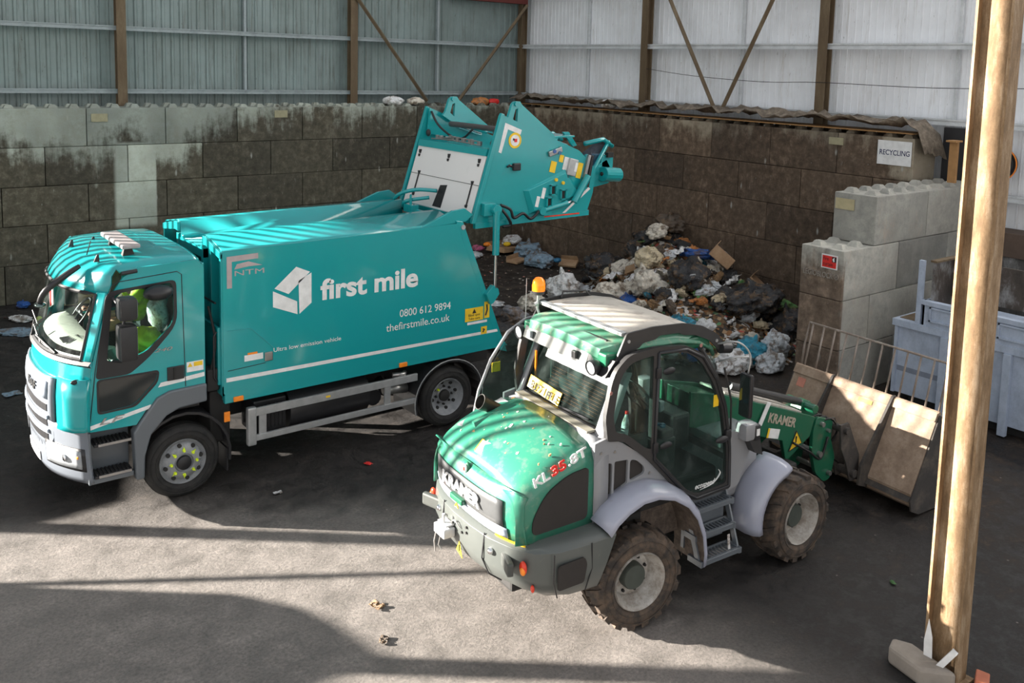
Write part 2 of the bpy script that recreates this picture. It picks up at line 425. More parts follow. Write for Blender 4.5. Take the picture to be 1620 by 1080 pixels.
LEFTF = Euler((R_(90), 0, R_(-90))).to_matrix().to_4x4()      # text facing -x, reading towards -y
def text(name, s, mat, parent, loc, size, rot=FRONT, width=None, bold=0., spacing=1., shear=0., align='LEFT', depth=.001, label=None, local=False):
    cu = bpy.data.curves.new('t', 'FONT'); cu.body = s; cu.size = size; cu.offset = bold; cu.extrude = depth; cu.space_character = spacing; cu.shear = shear
    cu.align_x = align; cu.resolution_u = 4
    t = bpy.data.objects.new('t', cu); COL.objects.link(t)
    dg = bpy.context.evaluated_depsgraph_get(); dg.update()
    me = bpy.data.meshes.new_from_object(t.evaluated_get(dg)); bpy.data.objects.remove(t); bpy.data.curves.remove(cu)
    if width:
        xs = [v.co.x for v in me.vertices]; k = width/(max(xs)-min(xs)); me.transform(Matrix.Diagonal((k, 1, 1, 1)))
    me.transform(Matrix.Translation(loc) @ rot)
    o = obj(name, me, mat, parent, label, local=local)
    return o
ORD = ['first', 'second', 'third', 'fourth', 'fifth', 'sixth', 'seventh', 'eighth', 'ninth', 'tenth', 'eleventh', 'twelfth', 'thirteenth', 'fourteenth']
# ================================================================ SETTING
g = MB(); n = 2
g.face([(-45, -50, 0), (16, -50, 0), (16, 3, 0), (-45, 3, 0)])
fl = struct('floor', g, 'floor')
# --- corrugated cladding behind the left block wall (runs along x)
def corrugated(x0, x1, z0, z1, y, pitch=.2, rib=.045, dep=.035, axis='y', step_top=.018):
    g = MB(); pts = []
    x = x0
    while x < x1:
        pts += [(x, 0), (x+pitch-rib*2, 0), (x+pitch-rib*1.5, -dep), (x+pitch-rib*.5, -dep)]
        x += pitch
    pts.append((x1, 0))
    for (a, da), (b, db) in zip(pts, pts[1:]):
        if axis == 'y': g.face([(a, y+da, z0), (b, y+db, z0), (b, y+db, z1), (a, y+da, z1)])
        else: g.face([(y+da, a, z0), (y+db, b, z0), (y+db, b, z1), (y+da, a, z1)])
    return g
struct('wall_left', corrugated(-20.2, 1.25, 0, 14.5, 1.28), 'cladA', solid=.004)
# --- white lining sheets behind the right block wall (runs along y), fine ribs
struct('wall_right', corrugated(-20, 1.25, 0, 12, 1.28, .16, .012, .008, 'x'), 'cladB', solid=.01)
tn = [0]
def trim(mb, mat, **k):
    tn[0] += 1; return struct('trim_%d' % tn[0], mb, mat, **k)
for z in (4.32, 5.71, 7.2):
    g = MB(); g.box((-20, .95, z-.045), (1.2, 1.15, z+.045), .004); g.box((-20, .925, z-.05), (1.2, .95, z-.028)); g.box((-20, .925, z+.028), (1.2, .95, z+.05))
    trim(g, 'purlin')
for z in (3.0, 4.29, 5.70, 7.2):
    y1 = .95 if z > 4 else -12.95
    g = MB(); g.box((.95, -19, z-.04), (1.18, y1, z+.04), .004); g.box((.925, -19, z-.06), (.95, y1, z-.03)); g.box((.925, -19, z+.03), (.95, y1, z+.06))
    trim(g, 'purlinw')
g = MB(); g.box((1.10, -18, 2.93), (1.16, -13., 2.97)); trim(g, 'blueplastic')
for y in (-1.75, -7.1, -12.2, -15.4):          # vertical sag rods and joint covers of the white lining
    g = MB(); g.box((1.16, y-.025, 4.3), (1.23, y+.025, 12)); trim(g, 'purlinw')
g = MB(); g.box((-7.4, 1.12, 4.3), (-7.34, 1.22, 12)); trim(g, 'purlin')
g = MB(); g.box((-1.9, 1.12, 4.3), (-1.84, 1.22, 12)); trim(g, 'purlin')
# eaves beam in the corner
g = MB(); g.box((-1.6, .78, 6.93), (1.0, .98, 7.12)); eb = obj('eaves_beam', g, flat('red_oxide_beam', (.12, .02, .015), .7)); tag(eb, 'dark red steel beam at the top of the corner', 'beam')

def ibeam(b, h, tf, tw, x, y, z0, z1, along='y'):
    """column of I section; flanges face +-y when along='y'"""
    g = MB()
    if along == 'y':
        pl = [(-b/2, -h/2), (b/2, -h/2), (b/2, -h/2+tf), (tw/2, -h/2+tf), (tw/2, h/2-tf), (b/2, h/2-tf), (b/2, h/2), (-b/2, h/2), (-b/2, h/2-tf), (-tw/2, h/2-tf), (-tw/2, -h/2+tf), (-b/2, -h/2+tf)]
    else:
        pl = [(-h/2, -b/2), (-h/2+tf, -b/2), (-h/2+tf, -tw/2), (h/2-tf, -tw/2), (h/2-tf, -b/2), (h/2, -b/2), (h/2, b/2), (h/2-tf, b/2), (h/2-tf, tw/2), (-h/2+tf, tw/2), (-h/2+tf, b/2), (-h/2, b/2)]
    g.prism([(x+p, y+q) for p, q in pl], 'z', z0, z1); return g
for x, lb in ((-10.27, 'brown steel column on the left cladding, behind the truck cab'), (-4.62, 'brown steel column on the left cladding with a diagonal brace at its right')):
    tag(obj('steel_column', ibeam(.20, .2, .02, .02, x, .90, 0, 12), 'rustcol'), lb, 'column')
tag(obj('steel_column', ibeam(.20, .2, .02, .02, .93, .92, 0, 12, 'x'), 'rustcol'), 'brown steel column in the corner where both walls meet', 'column')
for y, lb in ((-4.27, 'brown steel column on the white lining, nearest the corner'), (-9.48, 'brown steel column on the white lining between the brace and the recycling sign')):
    tag(obj('steel_column', ibeam(.22, .2, .02, .02, .92, y, 4.02, 12, 'x'), 'rustcol'), lb, 'column')
def bar(a, b, w, lb, mat='rustcol'):
    a, b = Vector(a), Vector(b); g = MB(); d = b-a; q = d.to_track_quat('Z', 'Y')
    g.cyl(a, b, w*.72, seg=4); tag(obj('diagonal_brace', g, mat), lb, 'brace')
bar((-5.1, .74, 7.4), (-2.45, .74, 4.10), .07, 'brown diagonal brace falling rightwards on the left cladding')
bar((.95, .74, 6.9), (-1.42, .74, 4.10), .07, 'brown diagonal brace rising to the corner column')
bar((.74, -4.35, 8.2), (.74, -6.78, 4.18), .08, 'brown brace, left arm of the V on the white lining')
bar((.74, -9.1, 8.4), (.74, -6.92, 4.18), .08, 'brown brace, right arm of the V on the white lining')

# ---- interlocking concrete blocks, every block a thing of its own
def block(lo, hi, mat, lb, studs=True, rows=2, seed=0):
    lo, hi = Vector(lo), Vector(hi); r = random.Random(seed)
    g = MB(); e = .007
    g.box(lo+V(e, e, e*.6), hi-V(e, e, e*.6), .014)
    d = hi-lo; nx = max(1, round(d.x/.4)); ny = max(1, round(d.y/.4))
    if studs:
        for i in range(nx):
            for j in range(ny):
                c = V(lo.x+(i+.5)*d.x/nx, lo.y+(j+.5)*d.y/ny, hi.z-.005)
                a, b, h = .10+r.uniform(-.008, .008), .052, .075+r.uniform(-.012, .01)
                g.loft([[c+V(-a, -a, 0), c+V(a, -a, 0), c+V(a, a, 0), c+V(-a, a, 0)], [c+V(-b, -b, h), c+V(b, -b, h), c+V(b, b, h), c+V(-b, b, h)]])
    o = obj('concrete_block', g, mat); 
    for v in o.data.vertices:
        nn = noise.noise_vector(v.co*7)*.004; v.co += nn
    tag(o, lb, 'concrete block'); return o
CW = ['top course', 'second course down', 'middle course', 'fourth course down', 'bottom course']
for r in range(5):
    z1 = 4.0-.8*r; xe = 0. if r % 2 == 0 else .8; k = 0
    while xe > -15.8:
        x0 = xe-1.6
        if r == 0 and xe <= -8: lk = 'pale'
        elif r == 0: lk = 'stained'
        else: lk = 'dark dirty'
        o = block((x0, 0, z1-.8), (xe, .79, z1), 'concA', '%s concrete block of left wall, %s, %s from the corner' % (lk, CW[r], ORD[k]), r == 0, seed=k+r*40)
        o['group'] = 'concrete blocks of the left wall'; xe = x0; k += 1
for r in range(5):
    z1 = 4.0-.8*r; ye = -12.12; ys = .8 if r % 2 == 0 else -.012
    ed = [ys]; y = (-.92 if r % 2 == 0 else -1.72)
    while y > -12.0: ed.append(y); y -= 1.6
    ed.append(-12.12)
    for k, (a, b) in enumerate(zip(ed, ed[1:])):
        lk = 'brown stained' if r == 0 else 'dark brown dirty'
        o = block((0 if not (r % 2 == 0 and k == 0) else .012, b, z1-.8), (.79, a, z1), 'concB', '%s concrete block of right wall, %s, %s from the corner' % (lk, CW[r], ORD[k]), r == 0, seed=300+k+r*40)
        o['group'] = 'concrete blocks of the right wall'
STUB = [(2.4, [-2.45, -.85, .75]), (1.6, [-3.28, -1.68, -.08, .75]), (.8, [-3.28, -2.46, -.86, .75]), (0, [-3.28, -1.68, -.08, .75])]
SN = ['top', 'second', 'third', 'bottom']; SP = [['clean pale', 'grey'], ['dirty grey embossed', 'grey', 'grey'], ['brown splattered half', 'grey', 'grey'], ['brown dirty', 'dark grey', 'dark grey']]
for ci, (z, xs) in enumerate(STUB):
    for k, (a, b) in enumerate(zip(xs, xs[1:])):
        o = block((a, -12.915, z), (b, -12.13, z+.8), 'concC', '%s concrete block of the short dividing wall, %s course, %s from its end' % (SP[ci][k], SN[ci], ORD[k]), ci < 2, seed=900+k+ci*7)
        o['group'] = 'concrete blocks of the dividing wall'
        if ci == 1 and k == 0:
            text('embossed_lettering', 'LEGIOBLOCK ®', M['stone'], o, (-3.284, -12.20, 1.93), .125, LEFTF, width=.64, depth=.012, bold=.002)
            g = MB()
            for q in range(3): g.tube([(-3.283, -12.42-q*.07, 2.13), (-3.283, -12.46-q*.07, 2.02), (-3.283, -12.49-q*.07, 2.13)], .008, 6)
            obj('embossed_mark', g, 'concC', o)
# ---- signs
def sign(name, y0, y1, z0, z1, x, lb, mat='white', th=.012):
    g = MB(); g.box((x-th, y1, z0), (x, y0, z1), .002); return tag(obj(name, g, mat), lb, 'sign')
s = sign('recycling_sign', -11.40, -12.08, 3.48, 3.93, -.008, 'white sign reading RECYCLING at the end of the right wall')
text('sign_lettering', 'RECYCLING', 'navy', s, (-.0215, -11.44, 3.665), .135, LEFTF, width=.60, bold=.0015)
s = sign('fire_curtain_sign', -12.53, -12.82, 2.085, 2.31, -3.287, 'red and white Fire curtain label on the dividing wall end')
g = MB(); g.box((-3.3015, -12.80, 2.105), (-3.2995, -12.55, 2.29)); obj('red_field', g, 'red', s)
g = MB(); g.box((-3.3035, -12.80, 2.20), (-3.3020, -12.725, 2.285)); obj('flame_pictogram', g, 'blackink', s)
g = MB(); g.tube([(-3.305, -12.762, 2.21), (-3.305, -12.75, 2.245), (-3.305, -12.765, 2.275)], [.012, .016, .003], 6); obj('flame', g, 'white', s)
text('sign_lettering', 'Fire\ncurtain', 'blackink', s, (-3.3025, -12.565, 2.215), .085, LEFTF, width=.17)
for (x, y, z, ax, lb) in ((-10.95, -.012, 3.80, 'y', 'faded yellow label on the pale left wall block, above the cab'), (-6.95, -.012, 3.84, 'y', 'small cream label on the top course of left wall'), (-.012, -10.5, 3.83, 'x', 'worn cream label on the top course of right wall')):
    g = MB()
    if ax == 'y': g.box((x-.16, y-.004, z-.09), (x+.16, y+.004, z+.08))
    else: g.box((x-.004, y-.16, z-.07), (x+.004, y+.16, z+.07))
    tag(obj('block_label', g, flat('faded_label', (.36, .33, .21), .8)), lb, 'label')
g = MB(); g.box((-2.462, -12.52, 2.92), (-2.456, -12.17, 3.10)); tag(obj('block_label', g, flat('faded_label_2', (.46, .40, .24), .8)), 'torn yellow label on the pale top block of the dividing wall', 'label')

# ---- boards and netting laid over the studs of the right wall
def sheet(name, x0, x1, y0, y1, z, amp, seed, mat, lb, cat, th=.012, nx=10, ny=80, droop=None):
    g = MB(); rows = []
    for j in range(ny+1):
        y = y0+(y1-y0)*j/ny; row = []
        for i in range(nx+1):
            x = x0+(x1-x0)*i/nx + noise.noise(V(y*.9+seed, i*.7, 0))*.12*(abs(i/nx-.5)*2)
            zz = z + (noise.noise(V(x*3.1+seed, y*2.6, seed))*.5+.5)*amp + abs(noise.noise(V(x*9, y*8, seed)))*amp*.6
            if droop: zz += droop(x, y)
            row.append(V(x, y, zz))
        rows.append(row)
    g.loft(rows, closed=False); o = obj(name, g, mat, solid=th, smooth=True); return tag(o, lb, cat)
g = MB(); g.box((-.05, -12.1, 4.075), (.30, -4.4, 4.092)); g.box((-.02, -4.5, 4.075), (.7, -.2, 4.09)); g.box((.28, -12.0, 4.075), (.72, -4.4, 4.09))
tag(obj('plywood_sheet', g, M['wood']), 'thin plywood sheets lying along the top of right wall', 'board')
sheet('debris_netting', -.03, .78, .3, -12.35, 4.10, .27, 3.3, 'tarp', 'dirty brown netting crumpled along the top of right wall', 'netting', droop=lambda x, y: -.55*max(0, (-y-12.12)/.23)*1. if y < -12.12 else 0)
for k, (x, y, z, sc, mt, lb) in enumerate(((.35, -3.6, 4.23, .16, 'bag_white', 'white plastic bag on top of right wall beside a column'), (-3.72, .35, 4.13, .17, 'bag_white', 'white plastic bag on the left wall top, left one of two'), (-3.05, .35, 4.12, .15, 'bag_pale', 'pale plastic bag on the left wall top, right one of two'), (-.9, .4, 4.1, .17, 'bag_orange', 'orange brown rag on the left wall top near the corner'), (-.45, .4, 4.1, .12, 'red', 'red scrap on the left wall top near the corner'))):
    g = MB(); g.ball((0, 0, 0), sc, 3, (1.6, 1, .75)); o = obj('plastic_bag' if k < 3 else 'scrap_cloth', g, mt, smooth=True)
    for v in o.data.vertices: v.co *= 1+.35*noise.noise(v.co*9+V(k, 0, 0))
    o.location = (x, y, z); tag(o, lb, 'bag' if k < 3 else 'rag')

# ---- right-hand bay: timber post, low push wall, round hose reel
g = MB(); g.box((-.02, -12.92, 3.28), (.05, -12.78, 4.02)); g.box((-.12, -12.94, 4.0), (.12, -12.76, 4.03)); tag(obj('timber_board', g, 'wood'), 'upright orange-brown timber board behind the foreground column', 'board')
g = MB(); g.box((.86, -12.95, 3.2), (.93, -12.2, 4.2)); tag(obj('dark_gap_panel', g, 'black'), 'black panel standing in for the shaded gap beside the recycling sign wall end', 'panel')  # black panel stands in for the shade of an open gap
g = MB(); g.box((.55, -18, 2.03), (1.1, -13.0, 2.46), .01); tag(obj('concrete_beam', g, flat('brown_beam', (.11, .075, .055), .85)), 'brown stained beam on top of the push wall', 'beam')
g = MB(); g.box((.6, -18, 0), (1.1, -13.0, 2.03), .01)
for y in (-13.35, -14.6, -15.9): g.box((.57, y-.04, 0), (.6, y+.04, 2.0))
tag(obj('push_wall', g, rust('whitewashed_dirty_wall', (.03, .028, .026), (.10, .095, .09), (.46, .46, .45), 2.2)), 'black and white stained push wall behind the skip', 'push wall')
hr = empty('hose_reel', (.9, -13.28, 3.62))
g = MB(); g.lathe([(.0, .02), (.2, .02), (.27, .07), (.29, .14), (.30, .2), (.28, .2), (.25, .1), (.18, .05), (0, .05)], (1.02, -13.28, 3.62), (-1, 0, 0), 32); obj('reel_drum', g, 'black', hr)
g = MB(); g.lathe([(.295, .18), (.31, .20), (.30, .22), (.285, .20)], (1.02, -13.28, 3.62), (-1, 0, 0), 32, True); obj('orange_rim', g, 'orange', hr)
tag(hr, 'black round reel with an orange rim on the white wall', 'reel')
g = MB(); P0 = [V(.85, -4.3, 5.15), V(.8, -6, 5.0), V(.8, -8, 4.92), V(.82, -9.5, 4.95), V(.82, -12, 4.92), V(.85, -14.5, 5.0)]; g.tube(P0, .007, 5, smooth_n=5); tag(obj('hanging_wire', g, 'dark'), 'thin wire hanging along the white lining', 'wire')

# ---- foreground column with its concrete foot
FX, FY = -8.30, -17.33
fc = empty('steel_column', (FX, FY, 0))
obj('column_shaft', ibeam(.17, .30, .022, .016, FX, FY, 0, 7.5), 'column', fc)
g = MB(); g.box((FX-.13, FY-.2, 0.0), (FX+.13, FY+.2, .025)); obj('base_plate', g, 'column', fc)
tag(fc, 'sunlit dusty brown steel column standing in the right foreground', 'column')
g = MB(); g.prism([(-8.62, -17.28), (-8.42, -17.5), (-8.33, -17.05), (-8.4, -16.9), (-8.55, -16.95)], 'z', 0, .16); o = obj('concrete_rubble', g, 'stone', bevel=.03); tag(o, 'broken concrete lump at the left of the foreground column foot', 'rubble')
g = MB(); g.obox((-8.18, -17.60, .05), (.2, .11, .08), (.1, .1, .4), .012); tag(obj('brick', g, flat('red_brick', (.42, .13, .07), .85)), 'reddish broken brick at the foot of the foreground column', 'brick')
g = MB(); g.prism([(-17.20, .02), (-17.28, .02), (-17.26, .35), (-17.22, .5), (-17.19, .3)], 'x', -8.41, -8.405); tag(obj('paper_sheet', g, 'white'), 'folded white sheet tucked inside the foreground column', 'paper')
g = MB(); g.obox((-8.44, -17.36, .16), (.03, .05, .42), (.55, .0, .2)); tag(obj('torn_strip', g, 'white'), 'torn white and blue strip leaning on foreground column', 'scrap')

# ---- blue-grey tipping skip in the neighbouring bay
sk = empty('waste_skip', (-2.1, -15.2, 0))
g = MB(); g.box((-2.46, -18.2, .16), (-.6, -13.40, 1.24), .01); obj('lower_hull', g, 'skipblue', sk)
g = MB(); g.box((-2.52, -18.2, 1.23), (-.6, -13.36, 1.34), .006); obj('lower_flange', g, 'skipblue', sk)
g = MB(); g.box((-2.50, -18.2, 1.34), (-2.47, -13.83, 1.70)); g.box((-2.53, -18.2, 1.66), (-2.42, -13.80, 1.73), .005); g.box((-2.50, -13.86, 1.34), (-.6, -13.83, 1.73)); obj('upper_side', g, 'skipblue', sk)
g = MB(); g.box((-2.5, -13.80, 1.34), (-2.44, -13.72, 2.33)); obj('end_post', g, 'skipblue', sk)
g = MB(); g.box((-1.9, -18.2, 1.73), (-1.86, -13.95, 2.33)); g.box((-2.44, -13.95, 1.34), (-1.86, -13.91, 2.34)); obj('rear_inner_wall', g, 'skipin', sk)
g = MB(); g.box((-2.5, -14.0, 2.33), (-1.84, -13.9, 2.36)); obj('top_rim', g, 'rustcol', sk)
g = MB(); g.box((-2.40, -13.8, 1.335), (-.7, -13.42, 1.35)); obj('debris_shelf', g, 'rustcol', sk)
for y in (-14.22, -15.15, -16.3, -17.4):
    g = MB(); g.box((-2.545, y-.055, .02), (-2.46, y+.055, 1.23), .006); obj('side_rib', g, 'skipblue', sk)
g = MB(); g.box((-2.5, -13.45, .16), (-2.46, -13.40, 1.23)); obj('corner_post', g, 'skipblue', sk)
for y0, y1 in ((-14.75, -13.95), (-15.62, -14.98), (-16.8, -15.75)):
    g = MB()
    for (a, b, c, d) in ((y0, y1, 1.62, 1.645), (y0, y1, 1.42, 1.445), (y0, y0+.025, 1.42, 1.645), (y1-.025, y1, 1.42, 1.645)): g.box((-2.53, a, c), (-2.50, b, d))
    obj('pressed_panel', g, 'skipblue', sk)
g = MB(); g.box((-2.3, -18, .0), (-.8, -13.6, .16)); obj('skid_base', g, 'dark', sk)
g = MB(); g.box((-2.465, -14.16, .52), (-2.4605, -13.46, .60)); obj('dark_stripe', g, flat('grey_stripe', (.22, .25, .31), .7), sk, 'darker blue stripe')  # darker grey-blue stripe along the lower hull
tag(sk, 'tall blue-grey steel skip behind the foreground column', 'skip')

# ---- open end of the building, beyond the left edge of the photograph
DX = -20.
g = MB(); y = -.05
for i in range(31):
    g.box((DX-.02, y-.095, 4.6), (DX, y, 6.6)); y -= .225
g.box((DX-.04, -7.1, 4.52), (DX+.02, 0, 4.6)); g.box((DX-.04, -7.1, 6.6), (DX+.02, 0, 6.68))
g.box((DX-.03, -7.1, 6.65), (DX, 1.2, 14.5))
w4 = struct('wall_far_left', g, 'slat')
for k, (ya, yb) in enumerate(((-5.36, -5.14), (-8.04, -7.8))):
    g = MB(); g.box((DX-.1, ya, 0), (DX, yb, 12)); trim(g, 'rustcol')
g = MB(); g.cyl((DX-.05, -6.75, 1.8), (DX-.05, -5.5, 4.5), .045, seg=8); trim(g, 'rustcol')
g = MB(); g.prism([(1.25, 0), (-4.95, 0), (-4.95, 2.32), (-4.4, 2.55), (1.25, 3.1)], 'x', DX-.3, DX); struct('wall_end_low', g, 'concA')
g = MB(); g.prism([(-6.62, 0), (-7.74, 0), (-7.74, 2.97), (-7.2, 2.93), (-6.9, 2.88), (-6.62, 2.72)], 'x', DX-.9, DX-.1); trim(g, 'rustcol')  # unseen parked skip, outlined to cast the large floor shadow
# ================================================================ REFUSE TRUCK (faces -x)
YN, YF, YC = -10.35, -8.15, -9.25
tr = empty('refuse_truck', (-11.0, YC, 0))
tag(tr, 'turquoise refuse truck with first mile lettering and its tailgate raised', 'truck')
HW = 1.10
def interp(tab, z):
    for (a, p), (b, q) in zip(tab, tab[1:]):
        if z <= b: return p+(q-p)*max(0, (z-a))/(b-a)
    return tab[-1][1]
CF = [(.30, -13.72), (.5, -13.80), (.8, -13.82), (1.05, -13.83), (1.4, -13.83), (1.80, -13.78), (2.56, -13.60), (2.70, -13.50), (2.80, -13.36), (2.86, -13.05)]
def fx(y, z, k=.33):
    d = abs(y-YC)/HW; return interp(CF, z) + k*d**2.6*(1 if z < 2.6 else max(.35, 1-(z-2.6)*2.4))
def front_surf(zs, y0=-1.0, y1=1.0, ny=18, off=0., top=None):
    rows = []
    for z in zs:
        rows.append([V(fx(YC+HW*(y0+(y1-y0)*i/ny), z)-off, YC+HW*(y0+(y1-y0)*i/ny), z if top is None else z) for i in range(ny+1)])
    g = MB(); g.loft(rows, closed=False); return g
cabs = MB()
g = front_surf([1.02, 1.2, 1.4, 1.6, 1.72, 1.80]); cab = obj('cab', g, 'teal', tr, smooth=True, solid=.02)
cab['label'] = 'turquoise cab shell'
# roof with visor, domed
rows = []
for z in (2.52, 2.62, 2.72, 2.80): rows.append([V(fx(YC+HW*t/9., z), YC+HW*t/9., z + .0) for t in range(-9, 10)])
for x, dz in ((-13.15, .0), (-12.9, .02), (-12.6, .03), (-12.35, .02), (-12.27, -.03)):
    rows.append([V(x, YC+HW*t/9.*.985, 2.80+dz+.06*(1-abs(t/9.)**3)+(-.05 if abs(t) == 9 else 0)) for t in range(-9, 10)])
g = MB(); g.loft(rows, closed=False); obj('roof_panel', g, 'teal', tr, smooth=True, solid=.02)
def pillar_x(z): return interp(CF, z)+.33
sideo = [(pillar_x(1.02), 1.02), (pillar_x(1.4), 1.4), (pillar_x(1.8), 1.8), (pillar_x(2.2), 2.2), (-13.22, 2.56), (-13.12, 2.70), (-12.95, 2.79), (-12.32, 2.81), (-12.25, 2.72), (-12.25, 1.32), (-12.72, 1.30), (-12.92, 1.14), (-13.02, 1.0)]
win = rounded([(-13.31, 1.78), (-13.235, 2.52), (-12.60, 2.585), (-12.585, 2.12), (-12.92, 1.80)], [.04, .09, .07, .12, .12])
lowwin = rounded([(-13.40, 1.22), (-13.40, 1.575), (-12.78, 1.57), (-12.80, 1.47), (-13.04, 1.235)], [.05, .05, .05, .05, .08])
for y, nm in ((YN, 'near'), (YF, 'far')):
    obj('side_panel', plate(sideo, [win, lowwin], y, .03), 'teal', tr, smooth='auto', bevel=.004)
    g = plate(rounded([(-13.43, 1.60), (-13.30, 2.56), (-12.56, 2.61), (-12.555, 2.09), (-12.86, 1.76), (-13.08, 1.60)], [.05, .1, .07, .14, .14, .05]), [win], y+(-.012 if y == YN else .012), .012)
    obj('window_surround', g, 'black', tr)
    obj('side_window', plate(win, (), y, .006), 'glass', tr)
    obj('lower_window', plate(lowwin, (), y, .012), 'darkglass', tr)
    g = plate(rounded([(-13.42, 1.20), (-13.42, 1.595), (-12.76, 1.59), (-12.78, 1.45), (-13.02, 1.215)], .05), [lowwin], y+(-.017 if y == YN else .017), .008); obj('window_trim', g, 'black', tr)
g = MB(); g.box((-12.27, YF+.01, 1.2), (-12.24, YN-.0, 2.76), .01); obj('rear_wall', g, 'teal', tr)
# door seams, handle, badges on the near side
def groove(pts, y=YN-.0165, r=.005, mat='black', parent=None, name='door_seam'):
    g = MB(); g.tube([V(a, y, b) for a, b in pts], r, 5); return obj(name, g, mat, parent or tr)
groove([(-13.505, 1.04), (-13.43, 1.7), (-13.30, 2.45), (-13.24, 2.62), (-13.17, 2.655), (-12.55, 2.70), (-12.50, 2.66), (-12.475, 1.34)])
g = MB(); g.box((-12.68, YN-.03, 1.44), (-12.49, YN-.012, 1.60), .008); dh = obj('door_handle', g, 'black', tr)
g = MB(); g.box((-12.61, YN-.045, 1.45), (-12.585, YN-.028, 1.59)); obj('grip', g, 'dark', dh)
text('model_badge', 'LF', 'steel', tr, (-13.42, YN-.022, 1.085), .10, width=.26, shear=.3, depth=.004)
text('power_badge', '240', 'steel', tr, (-12.82, YN-.022, 1.80), .055, width=.20, shear=.3, depth=.003)
g = MB(); g.prism([(-13.50, 1.045), (-12.87, 1.16), (-12.86, 1.205), (-13.50, 1.09)], 'y', YN-.018, YN-.016); g.prism([(-12.78, 1.385), (-12.26, 1.42), (-12.26, 1.47), (-12.75, 1.435)], 'y', YN-.018, YN-.016); obj('white_stripe', g, 'white', tr)
g = MB(); g.box((-12.46, YN-.019, 1.50), (-12.27, YN-.016, 1.62)); st = obj('warning_sticker', g, 'white', tr)
g = MB(); g.box((-12.38, YN-.021, 1.56), (-12.28, YN-.019, 1.61)); g.prism([(-12.45, 1.56), (-12.395, 1.56), (-12.422, 1.61)], 'y', YN-.021, YN-.019); obj('yellow_field', g, 'yellow', st)
g = MB(); g.cyl((-13.14, YN-.03, 2.745), (-12.98, YN-.03, 2.76), .022, seg=10); obj('marker_lamp', g, 'black', tr)
g = MB(); g.ball((-13.62, YN+.03, 1.60), .035, 2, (1.4, .7, .8)); obj('side_repeater', g, 'black', tr)
# corner deflector (air guide) near side
g = MB(); rows = []
for z in (1.04, 1.1, 1.4, 1.62):
    rows.append([V(x+(.02 if z > 1.5 else 0), YN+yy+(.015 if z > 1.5 else 0), z) for x, yy in ((-13.76, .26), (-13.72, .14), (-13.66, .03), (-13.56, -.035), (-13.50, -.03))])
g.loft(rows, closed=False); obj('corner_deflector', g, 'teal', tr, smooth=True, solid=.02)
# windshield and its black frame
g = front_surf([1.82, 2.0, 2.2, 2.38, 2.50], -.90, .90, 18, .0); obj('windshield', g, 'windshield', tr, smooth=True)
g = MB()
edge = [V(fx(YC+HW*t, 1.81)-.012, YC+HW*t, 1.81) for t in [k/10-.9 for k in range(19)]]
edge2 = [V(fx(YC+HW*t, 2.52)-.012, YC+HW*t, 2.52) for t in [k/10-.9 for k in range(19)]]
g.tube(edge+edge2[::-1]+[edge[0]], .022, 6); obj('windshield_seal', g, 'black', tr)
for s in (-1, 1):
    rows = [[V(fx(YC+s*HW*t, z)-.004, YC+s*HW*t, z) for t in (.9, .94, .98, 1.0)] for z in (1.8, 2.0, 2.2, 2.4, 2.54)]
    g = MB(); g.loft(rows, closed=False); obj('windshield_pillar', g, 'teal', tr, smooth=True, solid=.03)
g = MB(); rows = [[V(fx(YC+HW*t/9., z)+.0-o_, YC+HW*t/9., z+o2) for t in range(-9, 10)] for z, o_, o2 in ((1.72, -.0, .01), (1.74, .035, .02), (1.80, -.02, .04))]
g.loft(rows, closed=False); obj('wiper_cowl', g, 'black', tr, solid=.01)
for ya, yb, zt in ((-9.9, -9.3, 1.98), (-9.0, -8.5, 1.95)):
    g = MB(); g.tube([V(fx(ya, 1.83)-.04, ya, 1.83), V(fx(yb, 1.87)-.05, yb, zt-.08)], .011, 6); g.tube([V(fx(yb, 1.9)-.03, yb-.1, zt-.14), V(fx(yb, 1.9)-.03, yb+.25, zt-.02)], .008, 5); obj('wiper', g, 'black', tr)
# lower front: grille and bumper
g = front_surf([.43, .5, .62, .74, .88, 1.02, 1.06], -1., 1., 22, .02); obj('bumper', g, 'bumpsilver', tr, smooth=True, solid=.05)
g = front_surf([.72, .8, .95, 1.1, 1.25, 1.34, 1.46, 1.55], -.62, .62, 14, .03); gr = obj('grille_surround', g, 'bumpsilver', tr, smooth=True, solid=.03)
g = front_surf([1.30, 1.4, 1.5], -.53, .53, 12, .05); pl_ = obj('badge_panel', g, 'silverband', gr, smooth=True, solid=.01)
for za, zb in ((1.16, 1.24), (.99, 1.07), (.82, .90)):
    g = front_surf([za, zb], -.52, .52, 12, .048); obj('grille_slot', g, 'black', gr, solid=.008)
g = front_surf([1.08, 1.12], -.55, .55, 12, .06); obj('grille_bar', g, 'silverband', gr, solid=.02)
g = front_surf([.92, .96], -.55, .55, 12, .06); obj('grille_bar', g, 'silverband', gr, solid=.02)
mb_ = text('maker_badge', 'DAF', 'blackink', gr, (0, YC+.02, 1.345), .14, LEFTF, width=.34, bold=.004, depth=.004)
for v in mb_.data.vertices: v.co.x += fx(v.co.y, 1.4)-.064
mb_.data.update()
g = front_surf([.50, .60], -.26, .26, 6, .055); npl = obj('number_plate', g, 'white', tr, solid=.01)
